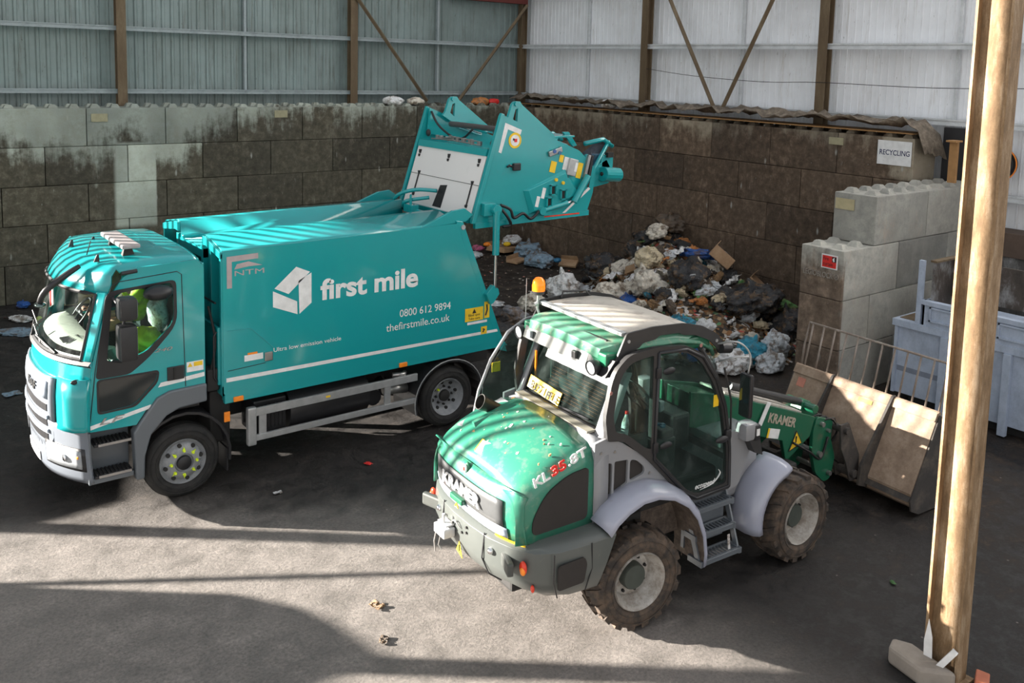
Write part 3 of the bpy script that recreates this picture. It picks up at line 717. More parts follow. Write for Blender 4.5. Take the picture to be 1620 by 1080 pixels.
for s in (-1, 1):
    g = front_surf([.60, .66, .74, .80], .50*s if s > 0 else -.96, .96*s if s > 0 else -.50, 8, .062); hl = obj('headlight', g, 'lens', tr, smooth=True, solid=.02)
    g = front_surf([.57, .66, .74, .83], .46*s if s > 0 else -.99, .99*s if s > 0 else -.46, 8, .050); obj('headlight_surround', g, 'black', hl, smooth=True, solid=.015)
    g = MB(); yy = YC+s*.78*HW; g.ball((fx(yy, .7)-.07, yy, .70), .055, 2, (.4, 1, .8)); obj('lamp_reflector', g, 'chrome', hl)
    g = MB(); yy = YC+s*.92*HW; g.ball((fx(yy, .72)-.06, yy, .73), .03, 2, (.5, 1, .8)); obj('indicator_lens', g, 'orange', hl)
# entry steps near side
for s in (0, 1):
    y, i = (YN, 1) if s == 0 else (YF, -1)
    g = MB(); g.box((-13.50, min(y, y+i*.32), .41), (-13.05, max(y, y+i*.32), .47), .01); g.box((-13.50, y+i*.22, .44), (-13.05, y+i*.26, 1.03)) if i > 0 else g.box((-13.50, y-.26, .44), (-13.05, y-.22, 1.03))
    g.box((-13.52, min(y, y+i*.3), .41), (-13.49, max(y, y+i*.3), 1.0)); obj('step_well', g, 'bumpsilver' if 0 else 'cabgrey', tr, bevel=.01)
    for z in (.47, .83):
        g = MB(); g.box((-13.46, min(y-i*.01, y+i*.2), z), (-13.08, max(y-i*.01, y+i*.2), z+.03), .005); sp = obj('entry_step', g, 'black', tr)
        g = MB(); g.box((-13.42, min(y-i*.02, y-i*.0), z+.006), (-13.08, max(y-i*.02, y-i*.0), z+.034)); obj('tread_edge', g, 'steel', sp)
        g = MB()
        for q in range(9): g.box((-13.44+q*.04, min(y+i*.01, y+i*.19), z+.03), (-13.425+q*.04, max(y+i*.01, y+i*.19), z+.042))
        obj('tread_pattern', g, 'dark', sp)
# front arches
arch = [(-13.04, .36), (-13.06, .92), (-12.98, 1.04), (-12.80, 1.27), (-12.66, 1.325), (-12.24, 1.335), (-12.24, 1.12), (-12.56, 1.10), (-12.70, 1.04), (-12.87, .86), (-12.94, .62), (-12.95, .36)]
for y, d in ((YN, -1), (YF, 1)):
    g = MB(); g.prism(arch, 'y', y+d*.05, y-d*.10); obj('wheel_arch', g, 'cabgrey', tr, bevel=.02)
    g = MB(); a0, a1 = R_(150), R_(-10); o1 = [( -12.51+math.cos(a0+(a1-a0)*k/10)*.56, .43+math.sin(a0+(a1-a0)*k/10)*.60) for k in range(11)]; i1 = [( -12.51+math.cos(a1+(a0-a1)*k/10)*.53, .43+math.sin(a1+(a0-a1)*k/10)*.57) for k in range(11)]
    g.prism(o1+i1, 'y', y+d*.02, y-d*.33); obj('mudguard', g, 'black', tr)
    g = MB(); g.box((-12.0, min(y-d*.02, y-d*.3), .18), (-11.98, max(y-d*.02, y-d*.3), .46)); obj('mud_flap', g, 'black', tr)
    g = MB(); g.box((-12.03, y+d*.0-.012, .80), (-11.96, y+.012, .92), .006); obj('side_marker', g, 'orange', tr)
# roof furniture
g = MB(); g.obox((-12.97, -9.65, 2.985), (.20, .98, .05), (0, 0, R_(0)), .02); bb = obj('beacon_bar', g, flat('smoked_beacon', (.36, .33, .33), .35), tr)
for yy in (-9.95, -9.35):
    g = MB(); g.loft([[V(-13.03, yy-.05, 2.86), V(-12.90, yy-.05, 2.86), V(-12.90, yy+.03, 2.86), V(-13.03, yy+.03, 2.86)], [V(-13.0, yy-.02, 2.96), V(-12.93, yy-.02, 2.96), V(-12.93, yy+.02, 2.96), V(-13.0, yy+.02, 2.96)]]); obj('bracket', g, 'dark', bb)
for (x, y) in ((-13.33, -9.98), (-13.38, -8.95), (-13.12, -8.85)):
    g = MB(); g.prism([(x, 2.82), (x+.06, 2.82), (x+.055, 2.90), (x+.035, 2.90)], 'y', y-.012, y+.012); obj('roof_fin', g, 'black', tr)
g = MB(); g.tube([(-13.32, -9.62, 2.84), (-13.25, -9.50, 2.97)], .006, 5); obj('aerial', g, 'black', tr)
g = MB(); g.box((-12.62, -9.75, 2.87), (-12.36, -8.8, 2.90), .012); obj('roof_hatch', g, 'teal', tr)
# mirrors
mr = MB(); mr.box((-13.25, -10.74, 2.30), (-13.07, -10.52, 2.54), .035); m1 = obj('wide_mirror', mr, 'black', tr, smooth='auto')
mr = MB(); mr.box((-13.26, -10.76, 1.86), (-13.08, -10.52, 2.25), .04); m2 = obj('main_mirror', mr, 'black', tr, smooth='auto')
g = MB(); g.box((-13.083, -10.72, 1.90), (-13.076, -10.55, 2.21)); obj('mirror_glass', g, 'mirror', m2)
g = MB(); g.box((-13.073, -10.71, 2.33), (-13.066, -10.55, 2.51)); obj('mirror_glass', g, 'mirror', m1)
g = MB(); g.tube([(-13.24, YN, 2.50), (-13.20, -10.5, 2.42), (-13.18, -10.62, 2.30), (-13.2, -10.62, 2.22)], .016, 8); obj('mirror_arm', g, 'black', tr); g = MB(); g.tube([(-13.25, YN, 1.78), (-13.2, -10.5, 1.80), (-13.18, -10.6, 1.88)], .018, 8); obj('mirror_arm', g, 'black', tr)
mr = MB(); mr.box((-13.25, -7.98, 1.86), (-13.08, -7.74, 2.5), .04); mm = obj('far_mirror', mr, 'black', tr, smooth='auto')
g = MB(); g.tube([(-13.24, YF, 2.5), (-13.2, -7.9, 2.45)], .016, 8); obj('mirror_arm', g, 'black', tr)
g = MB(); g.tube([(-13.46, -9.92, 2.78), (-13.60, -9.93, 2.70), (-13.80, -9.90, 2.54), (-13.86, -9.86, 2.40)], [.028, .038, .038, .03], 8, smooth_n=4); fm = obj('front_mirror_arm', g, 'black', tr, smooth=True)
g = MB(); g.ball((-13.85, -9.84, 2.38), .09, 2, (.7, 1.1, .35)); obj('front_mirror', g, 'mirror', fm, smooth=True)
g = MB(); g.ball((-12.78, YN-.10, 2.50), .14, 3, (1.15, .8, .62)); obj('kerb_mirror', g, 'black', tr, smooth=True)
# interior
g = MB(); g.box((-13.42, YF+.06, 1.05), (-12.3, YN+.06, 1.25)); obj('cab_floor', g, 'dark', tr)
g = MB(); rows = []
for x, z in ((-13.68, 1.86), (-13.5, 1.90), (-13.30, 1.86), (-13.22, 1.70), (-13.20, 1.30)):
    rows.append([V(x+.30*abs(t)**2.6*(1 if x < -13.4 else .4), YC+t*1.0, z) for t in [k/8-1 for k in range(17)]])
g.loft(rows, closed=False); obj('dashboard', g, 'cream', tr, smooth='auto', solid=.02)
g = MB()
for q in range(5): g.box((-13.62, -9.75+q*.045, 1.885), (-13.42, -9.735+q*.045, 1.905))
obj('dashboard_vents', g, 'black', tr)
sw = MB(); c0 = V(-13.22, -8.72, 1.93); ring = []
for q in range(25):
    a = 2*math.pi*q/24; ring.append(c0 + V(math.cos(a)*.21*math.sin(R_(35)), math.sin(a)*.21, math.cos(a)*.21*math.cos(R_(35))))
sw.tube(ring, .016, 6, False); sw.tube([c0+V(0, -.2, 0), c0, c0+V(0, .2, 0)], .014, 6); sw.tube([c0, c0+V(.0, 0, -.16)], .02, 6); sw.tube([c0, (-13.4, -8.72, 1.68)], .03, 8); sw.ball(c0, .05, 2, (.5, 1, 1)); obj('steering_wheel', sw, 'black', tr, smooth=True)
for ys in (-9.82, -8.72):
    g = MB(); g.box((-12.86, ys-.24, 1.50), (-12.42, ys+.24, 1.66), .05); g.obox((-12.42, ys, 1.97), (.13, .44, .66), (0, R_(10), 0), .05); g.box((-12.44, ys-.13, 2.26), (-12.33, ys+.13, 2.46), .04); g.box((-12.85, ys-.2, 1.2), (-12.42, ys+.2, 1.5)); obj('seat', g, 'seat', tr, smooth='auto')
g = MB(); g.prism([(-9.5, 2.28), (-9.28, 2.2), (-9.30, 2.46), (-9.5, 2.5)], 'x', -13.66, -13.65); obj('windshield_sticker', g, 'white', tr)
g = MB(); g.prism([(-9.42, 2.25), (-9.37, 2.23), (-9.38, 2.48), (-9.43, 2.49)], 'x', -13.668, -13.663); obj('red_stripe', g, 'red', tr)
# ---- chassis
g = MB()
for yy in (-9.68, -8.82): g.box((-13.6, yy-.04, .62), (-7.75, yy+.04, .84))
for x in (-12.0, -11.0, -10.0, -8.9, -7.9): g.box((x-.04, -9.68, .66), (x+.04, -8.82, .80))
obj('chassis_frame', g, 'dark', tr)
g = MB(); g.box((-13.3, -9.7, .5), (-12.2, -8.8, 1.05), .05); g.box((-12.15, -10.2, .5), (-11.9, -8.3, 1.15), .03); obj('engine_block', g, 'dark', tr)
g = MB(); g.lathe([(0, 0), (.27, 0), (.28, .02), (.28, 1.1), (.27, 1.12), (0, 1.12)], (-11.15, -9.98, .68), (1, 0, 0), 24); obj('fuel_tank', g, 'black', tr, smooth='auto')
g = MB(); g.box((-11.62, -10.22, .50), (-11.2, -9.8, .92), .02)
for q in range(8): g.box((-11.60+q*.05, -10.235, .56), (-11.58+q*.05, -10.2, .86))
obj('battery_box', g, 'black', tr)
g = MB(); g.cyl((-9.95, -10.2, .62), (-9.95, -9.6, .62), .11, seg=14); g.cyl((-9.6, -9.9, .6), (-9.6, -9.3, .6), .12, seg=14); obj('air_tank', g, 'black', tr, smooth='auto')
g = MB(); g.tube([(-9.7, -10.25, .90), (-9.55, -10.3, .90), (-9.45, -10.15, .86)], .035, 8); g.tube([(-9.75, -10.1, .66), (-9.4, -10.1, .62)], .07, 10); obj('exhaust_pipe', g, 'steel', tr, smooth=True)
g = MB(); r3 = random.Random(4)
for q in range(9):
    a = V(-11.6+q*.24, -9.9, .8); g.tube([a, a+V(r3.uniform(-.1, .1), -.1, -.15), a+V(r3.uniform(.0, .2), .1, -.3)], .012, 5, smooth_n=3)
obj('cable_bundle', g, 'dark', tr)
for x in (-12.51, -8.84):
    g = MB(); g.cyl((x, -10.1, .43), (x, -8.4, .43), .07, seg=12); obj('axle', g, 'dark', tr)
# side guard near/far
for y in (-10.33, -8.17):
    g = MB(); g.box((-11.66, y-.02, .785), (-9.36, y+.02, .885), .006); g.box((-11.66, y-.02, .47), (-9.36, y+.02, .545), .006)
    for x in (-11.55, -9.82): g.box((x-.045, y-.01, .545), (x+.045, y+.015, .785))
    g.box((-11.74, min(y-.025, y+.03), .42), (-11.63, max(y-.02, y+.06), .90), .02); obj('side_guard', g, 'alu', tr)
    g = MB(); g.box((-10.72, y-.023, .825), (-10.66, y-.02, .85)); obj('guard_marker', g, 'yellow', tr)

# ---- wheels
def wheel(parent, c, R, W, rimr, side, tyremat, rimmat, dual=False, lugs=0, yawd=0., nuts=None, smoothside=True, hubmat='black', hubd=.0):
    """c: centre of the tyre's outer face; axis along y, outwards = side (-1 near, +1 far)"""
    root = None; q = Euler((0, 0, R_(yawd))).to_matrix().to_4x4(); T_ = Matrix.Translation(Vector(c)) @ q
    def fin(g): bmesh.ops.transform(g.b, matrix=T_, verts=g.b.verts); return g
    ax = (0, side, 0); g = MB()
    prof = [(rimr, -.035), (rimr+.02, -.012), (rimr+(R-rimr)*.35, 0.0), (R*.90, -.012), (R*.97, -.04), (R*.995, -.075), (R, -W*.5), (R*.995, -W+.075), (R*.97, -W+.04), (R*.9, -W+.012), (rimr+.02, -W+.012), (rimr, -W+.035), (rimr-.01, -W*.5)]
    g.lathe([(r, h) for r, h in prof], (0, 0, 0), ax, 56, False)
    if lugs:
        for k in range(lugs):
            for sd in (0, 1):
                a = 2*math.pi*(k+.5*sd)/lugs
                b0 = (-.02 if sd == 0 else -W+.02); b1 = -W*.52
                def P(rad, an, h): return V(math.cos(an)*rad, side*h, math.sin(an)*rad)
                w0, w1 = .095/R*.5, .06/R*.5; sk = .16*(1 if sd == 0 else 1)
                rb, rtp = R*.97, R+.028
                g.loft([[P(rb-.05, a-w0, b0), P(rb-.05, a+w0, b0), P(rb, a+sk+w1, b1), P(rb, a+sk-w1, b1)], [P(rtp-.02, a-w0*.8, b0), P(rtp-.02, a+w0*.8, b0), P(rtp, a+sk+w1*.8, b1), P(rtp, a+sk-w1*.8, b1)]])
    else:
        for h in (-W*.3, -W*.5, -W*.7): g.lathe([(R+.001, h-.008), (R-.012, h-.004), (R-.012, h+.004), (R+.001, h+.008)], (0, 0, 0), ax, 56)
    for rr in (rimr+.05, R*.86): g.lathe([(rr-.004, -.004), (rr, .004), (rr+.004, -.004)], (0, 0, 0), ax, 48)
    tw = obj('wheel', fin(g), tyremat, parent, 'tyre with its rim', smooth='auto')
    return tw, fin, ax
def truck_wheel(c, side, rear=False):
    tw, fin, ax = wheel(tr, c, .43, .25, .265, side, 'tyre', 'truckrim')
    g = MB()
    if not rear: pr = [(.268, -.03), (.262, -.015), (.25, -.03), (.235, -.045), (.225, -.05), (.19, -.01), (.13, .015), (.11, .02), (.10, .0), (0.0, .0)]
    else: pr = [(.268, -.03), (.262, -.015), (.25, -.03), (.235, -.07), (.215, -.11), (.18, -.135), (.12, -.14), (.11, -.12), (0.0, -.12)]
    g.lathe(pr, (0, 0, 0), ax, 48)
    rim = obj('rim', fin(g), 'truckrim', tw, smooth='auto')
    for k in range(8):
        a = 2*math.pi*k/8+.2; r_ = .205 if not rear else .195; h = -.018 if not rear else -.122
        g = MB(); g.cyl(V(math.cos(a)*r_, side*(h-.012), math.sin(a)*r_), V(math.cos(a)*r_, side*(h+.014), math.sin(a)*r_), .024, seg=10); obj('rim_hole', fin(g), 'dark', tw)
    for k in range(8):
        a = 2*math.pi*k/8; r_ = .145 if not rear else .13; h = .01 if not rear else -.135
        g = MB(); g.cyl(V(math.cos(a)*r_, side*h, math.sin(a)*r_), V(math.cos(a)*r_, side*(h+.03), math.sin(a)*r_), .019, .014, 8)
        if not rear: g.prism([(math.cos(a)*r_+math.cos(a+1.9)*.0, math.sin(a)*r_+.016), (math.cos(a)*r_-.016, math.sin(a)*r_), (math.cos(a)*(r_+.045), math.sin(a)*(r_+.045)), (math.cos(a)*r_+.016, math.sin(a)*r_)], 'y', side*(h+.002), side*(h+.01))
        obj('wheel_nut', fin(g), 'nut' if (not rear or k == 3) else 'dark', tw)
    g = MB(); h = .0 if not rear else -.12; g.lathe([(.085, h), (.08, h+.035), (.06, h+.045), (0, h+.048)], (0, 0, 0), ax, 24); obj('hub_cap', fin(g), 'black' if not rear else 'dark', tw, smooth='auto')
truck_wheel((-12.51, -10.36, .43), -1); truck_wheel((-12.51, -8.14, .43), 1)
truck_wheel((-8.84, -10.33, .43), -1, True); truck_wheel((-8.84, -8.17, .43), 1, True)
for c in ((-8.84, -10.04, .43), (-8.84, -8.46, .43)): wheel(tr, c, .43, .25, .26, -1 if c[1] < -9 else 1, 'tyre', None)
for y, d in ((-10.36, 1), (-8.14, -1)):
    g = MB(); o1 = [(-8.84+math.cos(R_(a))*.56, .43+math.sin(R_(a))*.55) for a in range(195, -16, -15)]; i1 = [(-8.84+math.cos(R_(a))*.53, .43+math.sin(R_(a))*.52) for a in range(-15, 196, 15)]
    g.prism(o1+i1, 'y', y, y+d*.62); rm = obj('rear_mudguard', g, 'black', tr, bevel=.006)
    g = MB(); g.tube([V(-8.84+math.cos(R_(a))*.565, y-d*.003, .43+math.sin(R_(a))*.555) for a in range(195, -16, -10)], .008, 6); obj('mudguard_piping', g, 'alu', rm)

# ---- body (refuse container)
BS = [(-12.03, 1.16), (-12.03, 2.85), (-8.66, 2.90), (-7.86, 1.10), (-7.80, .90), (-7.96, 1.10)]
bd = rounded([(-12.03, 1.14), (-12.03, 2.86), (-8.72, 2.92), (-7.94, 1.10)], .01, 1)
for y in (YN+.01, YF-.01):
    sp = obj('body_side', plate(bd, (), y, .03), 'teal', tr, bevel=.004)
g = MB(); prof = [(YN+.01, 2.86), (YN+.05, 2.885), (-9.86, 2.975), (-9.74, 2.975), (-9.72, 2.80), (-8.84, 2.80), (-8.82, 3.0), (-8.70, 3.0), (YF-.05, 2.92), (YF-.01, 2.89)]
g.loft([[V(-12.03, a, b) for a, b in prof], [V(-8.75, a, b+.05) for a, b in prof]], closed=False); obj('body_roof', g, 'teal', tr, solid=.012, smooth='auto')
g = MB(); g.box((-11.75, -10.2, 1.2), (-8.7, -8.3, 2.72)); obj('body_core', g, 'teal_dull', tr)
g = MB(); g.prism([(-12.02, 1.02), (-12.02, 1.17), (-7.93, 1.14), (-7.83, 1.02)], 'y', YN-.005, YN+.06); g.prism([(-12.02, 1.02), (-12.02, 1.17), (-7.93, 1.14), (-7.83, 1.02)], 'y', YF-.06, YF+.005); g.box((-12.0, YN+.03, 1.02), (-7.9, YF-.03, 1.10)); obj('floor_rail', g, 'teal', tr, bevel=.008)
# front bulkhead with posts and dark recesses
g = MB(); g.box((-11.78, YN+.03, 1.1), (-11.74, YF-.03, 2.75)); obj('bulkhead', g, 'dark', tr)
g = MB()
for ya, yb in ((YN-.0, YN+.05), (-10.02, -9.94), (-9.74, -9.66), (-8.98, -8.90), (-8.80, -8.72), (YF-.05, YF)): g.box((-12.05, ya, 1.12), (-11.78, yb, 2.84))
g.box((-12.05, YN, 1.12), (-11.98, YF, 1.24)); g.box((-12.05, -9.74, 2.68), (-11.98, -8.84, 2.80)); g.prism([(YN, 2.78), (YN, 2.86), (-9.86, 2.965), (-9.74, 2.965), (-9.74, 2.85), (-9.86, 2.86)], 'x', -12.06, -11.98); g.prism([(YF, 2.80), (YF, 2.88), (-8.70, 2.99), (-8.82, 2.99), (-8.82, 2.87), (-8.70, 2.88)], 'x', -12.06, -11.98)
obj('bulkhead_frame', g, 'teal', tr, bevel=.004)
g = MB(); g.box((-12.08, YN+.04, 1.25), (-12.04, -9.75, 1.95), .01); obj('front_guard_plate', g, 'teal', tr)
g = MB(); g.tube([(-12.09, YN+.06, 1.3), (-12.12, YN+.06, 1.35), (-12.12, YN+.06, 1.85), (-12.09, YN+.06, 1.9)], .012, 6); g.tube([(-12.10, YN+.05, 2.25), (-12.16, -9.6, 2.28)], .012, 6); obj('grab_rail', g, 'black', tr)
g = MB(); g.box((-12.2, -10.28, 1.18), (-12.06, -10.1, 1.45), .02); g.tube([(-12.14, -10.25, 1.44), (-12.1, -10.28, 1.8), (-12.15, -10.2, 2.2)], .015, 6, smooth_n=4); obj('valve_block', g, 'dark', tr)
# sloping rear edge bar
for y, d in ((YN-.006, 1), (YF+.006, -1)):
    g = MB(); g.prism([(-8.78, 2.96), (-8.66, 2.94), (-7.84, .93), (-7.96, .97)], 'y', y, y+d*.09); obj('rear_edge_frame', g, 'teal', tr, bevel=.006)
    g = MB(); g.prism([(-9.35, 2.90), (-8.60, 2.93), (-8.48, 3.02), (-8.62, 3.12), (-8.82, 3.10)], 'y', y+d*.02, y+d*.07); obj('hinge_cheek', g, 'teal', tr, bevel=.006)
g = MB(); g.cyl((-8.66, YN-.02, 2.86), (-8.66, YN+.01, 2.86), .035, seg=14); obj('bolt_cap', g, 'alu', tr)
# decals on the near side (y = YN-.007)
yd = YN-.0075
g = MB(); g.prism([(-12.0, 1.285), (-8.02, 1.265), (-8.035, 1.305), (-12.0, 1.335)], 'y', yd-.001, yd); obj('white_stripe', g, 'white', tr)
def para(pts): return [(-11.42+a*.50, 1.985+b*.60) for a, b in pts]
g = MB()
for q in ([(.04, .60), (.60, 1.0), (.96, .86), (.40, .45)], [(0, .55), (.62, .27), (.63, 0), (.0, .22)], [(.66, .70), (1.0, .84), (1.0, .20), (.68, 0)]): g.prism(para(q), 'y', yd-.001, yd)
g2 = g; obj('company_logo', g2, 'white', tr)
text('company_name', 'first mile', 'white', tr, (-10.79, yd, 2.125), .36, width=1.42, bold=.011, label='white first mile lettering')
text('phone_number', '0800 612 9894', 'white', tr, (-9.66, yd, 1.725), .145, width=.81)
text('web_address', 'thefirstmile.co.uk', 'white', tr, (-9.86, yd, 1.555), .145, width=1.0)
text('emission_slogan', 'Ultra low emission vehicle', 'white', tr, (-11.42, yd, 1.555), .075, width=.90)
pk = flat('pink_vinyl', (.42, .35, .35), .5)
g = MB(); g.prism([(-11.98, 2.42), (-11.92, 2.42), (-11.92, 2.735), (-11.60, 2.745), (-11.60, 2.81), (-11.98, 2.80)], 'y', yd-.001, yd); obj('corner_mark', g, pk, tr)
text('builder_logo', 'NTM', pk, tr, (-11.90, yd, 2.56), .09, width=.36, depth=.001)
g = MB(); g.prism([(-11.89, 2.64), (-11.72, 2.66), (-11.55, 2.66), (-11.72, 2.72), (-11.86, 2.70)], 'y', yd-.001, yd); obj('builder_emblem', g, pk, tr)
g = MB(); g.box((-8.60, yd-.003, 1.49), (-8.29, yd, 1.68)); ys_ = obj('warning_sign', g, 'yellow', tr)
text('sign_text', 'Blind spot\nTake care', 'blackink', ys_, (-8.445, yd-.004, 1.56), .05, align='CENTER')
g = MB(); g.prism([(-8.48, 1.60), (-8.41, 1.60), (-8.445, 1.665)], 'y', yd-.005, yd-.003); obj('warning_triangle', g, 'blackink', ys_)
g = MB(); g.box((-8.27, yd-.003, 1.50), (-8.18, yd, 1.74)); g.box((-8.32, yd-.003, 1.27), (-8.22, yd, 1.38)); obj('yellow_label', g, 'yellow', tr)
g = MB(); g.tube([(-8.25, yd-.004, 1.54), (-8.22, yd-.004, 1.62), (-8.23, yd-.004, 1.70)], .012, 5); g.tube([(-8.29, yd-.004, 1.30), (-8.26, yd-.004, 1.34), (-8.29, yd-.004, 1.345)], .01, 5); obj('pictogram', g, 'blackink', tr)
g = MB(); g.box((-8.56, yd-.003, 1.44), (-8.22, yd, 1.475)); g.box((-11.78, yd-.003, 1.50), (-11.55, yd, 1.575)); obj('white_label', g, 'white', tr)
g = MB(); g.box((-11.74, yd-.005, 1.575), (-11.62, yd, 1.60)); obj('orange_label', g, 'orange', tr)
g = MB(); g.box((-11.53, yd-.012, 1.46), (-11.43, yd, 1.57), .01); obj('lid_latch', g, 'steel', tr)
groove([(-11.98, 1.42), (-11.52, 1.44)], yd, .004, 'dark', None, 'panel_line'); groove([(-11.42, 1.62), (-11.70, 1.90), (-11.98, 1.91)], yd, .0035, 'teal_dull', None, 'panel_line')
for x in (-11.86, -9.60):
    g = MB(); g.box((x-.06, YN-.03, 1.03), (x+.06, YN, 1.09), .01); obj('side_lamp', g, 'orange', tr)

# ---- raised tailgate
TN, TF = -10.24, -8.26
tgp = rounded([(-8.47, 2.88), (-7.985, 4.43), (-7.38, 4.19), (-6.47, 3.85), (-6.12, 3.55), (-6.16, 3.18), (-6.27, 2.90), (-8.29, 2.84)], .02, 1)
for y in (TN, TF):
    t_ = obj('tailgate_side', plate(tgp, (), y, .04), 'teal', tr, bevel=.006)
    s = -1 if y == TN else 1
    g = MB(); g.prism([(-8.47, 2.88), (-7.99, 4.44), (-7.93, 4.42), (-8.40, 2.88)], 'y', y-s*.0, y+s*.05); obj('tailgate_flange', g, 'teal', t_, bevel=.004)
    g = MB(); g.prism([(-8.40, 2.80), (-8.40, 2.88), (-6.25, 2.91), (-6.25, 2.83)], 'y', y-s*.02, y+s*.04); obj('lower_flange', g, 'teal', t_)
def tgx(z): return -8.42+(z-2.93)*.305
PT = -10.18; PF_ = -8.31
g = MB(); z0, z1 = 2.95, 3.82
g.loft([[V(tgx(z0)-.01, PT, z0), V(tgx(z0)-.01, PF_, z0), V(tgx(z0)+.02, PF_, z0), V(tgx(z0)+.02, PT, z0)], [V(tgx(z1)-.01, PT, z1), V(tgx(z1)-.01, PF_, z1), V(tgx(z1)+.02, PF_, z1), V(tgx(z1)+.02, PT, z1)]]); wp = obj('white_ejector_panel', g, 'whitepanel', tr)
def onp(y, z, o=.014): return V(tgx(z)-o, y, z)
g = MB(); g.tube([onp(PT, 3.40), onp(PF_, 3.40)], .004, 4); obj('panel_joint', g, 'dark', wp)
for y in (-10.02, -8.55):
    g = MB(); g.tube([onp(y, 3.10, .02), onp(y, 3.42, .02)], .012, 6); g.box(onp(y, 3.09)-V(.02, .02, .02), onp(y, 3.09)+V(.01, .02, .02)); g.box(onp(y, 3.43)-V(.02, .02, .02), onp(y, 3.43)+V(.01, .02, .02)); obj('panel_handle', g, 'black', wp)
for y in (-10.05, -9.25, -8.42):
    g = MB(); g.box(onp(y, 3.74)-V(.02, .02, .03), onp(y, 3.74)+V(.01, .02, .03)); g.box(onp(y, 3.68)-V(.02, .012, .02), onp(y, 3.68)+V(.01, .012, .02)); obj('panel_latch', g, 'black', wp)
g = MB(); c = [(-9.38, 2.98), (-9.15, 2.98), (-9.22, 3.30), (-9.4, 3.32)]; g.loft([[onp(a, b, .016) for a, b in c], [onp(a, b, .012) for a, b in c]]); obj('hose_opening', g, 'black', wp)
g = MB(); g.tube([(-8.75, -8.55, 2.95), (-8.78, -8.75, 3.12), (-8.62, -9.0, 3.22), (-8.40, -9.25, 3.22)], .03, 8, smooth_n=5); g.tube([(-8.75, -8.85, 2.95), (-8.78, -9.0, 3.06), (-8.5, -9.2, 3.12)], .028, 8, smooth_n=5); obj('supply_hose', g, 'teal', tr, smooth=True)
g = MB(); g.box((-8.80, -9.2, 2.9), (-8.68, -8.95, 3.02), .01); g.tube([(-8.76, -9.1, 2.98), (-8.76, -9.1, 3.12), (-8.7, -9.0, 3.14)], .02, 6); g.cyl((-8.7, -9.9, 2.92), (-8.7, -8.4, 2.92), .035, seg=10); obj('pipe_bracket', g, 'teal', tr)
g = MB(); g.box((tgx(2.9)-.03, PT, 2.87), (tgx(2.9)+.05, PF_, 2.955)); obj('hinge_beam', g, 'teal', tr)
# upper crossbeam of the tailgate, deck and rear closure
g = MB(); g.loft([[V(tgx(3.82)-.03, PT, 3.82), V(tgx(3.82)-.03, PF_, 3.82), V(tgx(3.82)+.3, PF_, 3.72), V(tgx(3.82)+.3, PT, 3.72)], [V(tgx(3.92)-.03, PT, 3.92), V(tgx(3.92)-.03, PF_, 3.92), V(tgx(3.92)+.35, PF_, 3.88), V(tgx(3.92)+.35, PT, 3.88)]]); obj('cross_beam', g, 'teal', tr)
g = MB(); g.loft([[V(-8.1, TN, 3.80), V(-8.1, TF, 3.80), V(-8.1, TF, 3.84), V(-8.1, TN, 3.84)], [V(-6.5, TN, 3.66), V(-6.5, TF, 3.66), V(-6.5, TF, 3.70), V(-6.5, TN, 3.70)]]); obj('hopper_deck', g, 'teal_dull', tr)
g = MB(); g.loft([[V(-8.28, TN, 2.86), V(-8.28, TF, 2.86), V(-8.28, TF, 2.90), V(-8.28, TN, 2.90)], [V(-6.27, TN, 2.90), V(-6.27, TF, 2.90), V(-6.27, TF, 2.94), V(-6.27, TN, 2.94)], [V(-6.14, TN, 3.2), V(-6.14, TF, 3.2), V(-6.18, TF, 3.2), V(-6.18, TN, 3.2)]]); obj('hopper_floor', g, 'teal_dull', tr)
g = MB(); g.loft([[V(-6.47, TN, 3.70), V(-6.47, TF, 3.70), V(-6.50, TF, 3.66), V(-6.50, TN, 3.66)], [V(-6.14, TN, 3.54), V(-6.14, TF, 3.54), V(-6.18, TF, 3.50), V(-6.18, TN, 3.50)], [V(-6.16, TN, 3.2), V(-6.16, TF, 3.2), V(-6.2, TF, 3.2), V(-6.2, TN, 3.2)]]); obj('hopper_back', g, 'teal_dull', tr)
g = MB(); g.cyl((-7.72, TN+.02, 4.17), (-7.72, TF-.3, 4.17), .045, seg=14); obj('cross_tube', g, flat('dark_tube', (.10, .09, .09), .35, .3), tr, smooth='auto')
# brackets on top of tailgate
for y in (-10.10, -8.42):
    br = [(-7.80, 4.30), (-7.75, 4.36), (-7.68, 4.56), (-7.63, 4.60), (-7.54, 4.60), (-7.50, 4.55), (-6.88, 4.10), (-6.80, 3.98), (-7.35, 4.12), (-7.50, 4.18), (-7.6, 4.18)]
    hole = [(-7.66, 4.34), (-7.62, 4.48), (-7.57, 4.50), (-7.58, 4.28)]
    obj('lift_bracket', plate(br, [hole], y, .05), 'teal', tr, bevel=.006)
    g = MB(); g.cyl((-7.61, y-.05, 4.56), (-7.61, y+.05, 4.56), .035, seg=10); g.cyl((-7.52, y-.04, 4.16), (-6.95, y-.04, 4.02), .035, seg=10); obj('ram_pin', g, 'teal', tr)
    g = MB(); g.cyl((-7.45, y+.05, 4.10), (-7.0, y+.05, 3.97), .022, seg=10); obj('packer_rod', g, 'chrome', tr)
g = MB(); g.prism([(-8.02, 4.0), (-7.98, 4.42), (-7.2, 4.12), (-7.2, 3.9)], 'y', TF-.08, TF-.06); obj('inner_cheek', g, 'teal', tr)
g = MB(); g.tube([(-7.96, TF-.10, 4.36), (-7.92, TF-.25, 4.15), (-7.86, -8.85, 3.98), (-7.84, -9.1, 3.99), (-7.84, -9.35, 4.14)], .018, 8, smooth_n=5); obj('draped_hose', g, 'hose', tr, smooth=True)
g = MB(); r4 = random.Random(3)
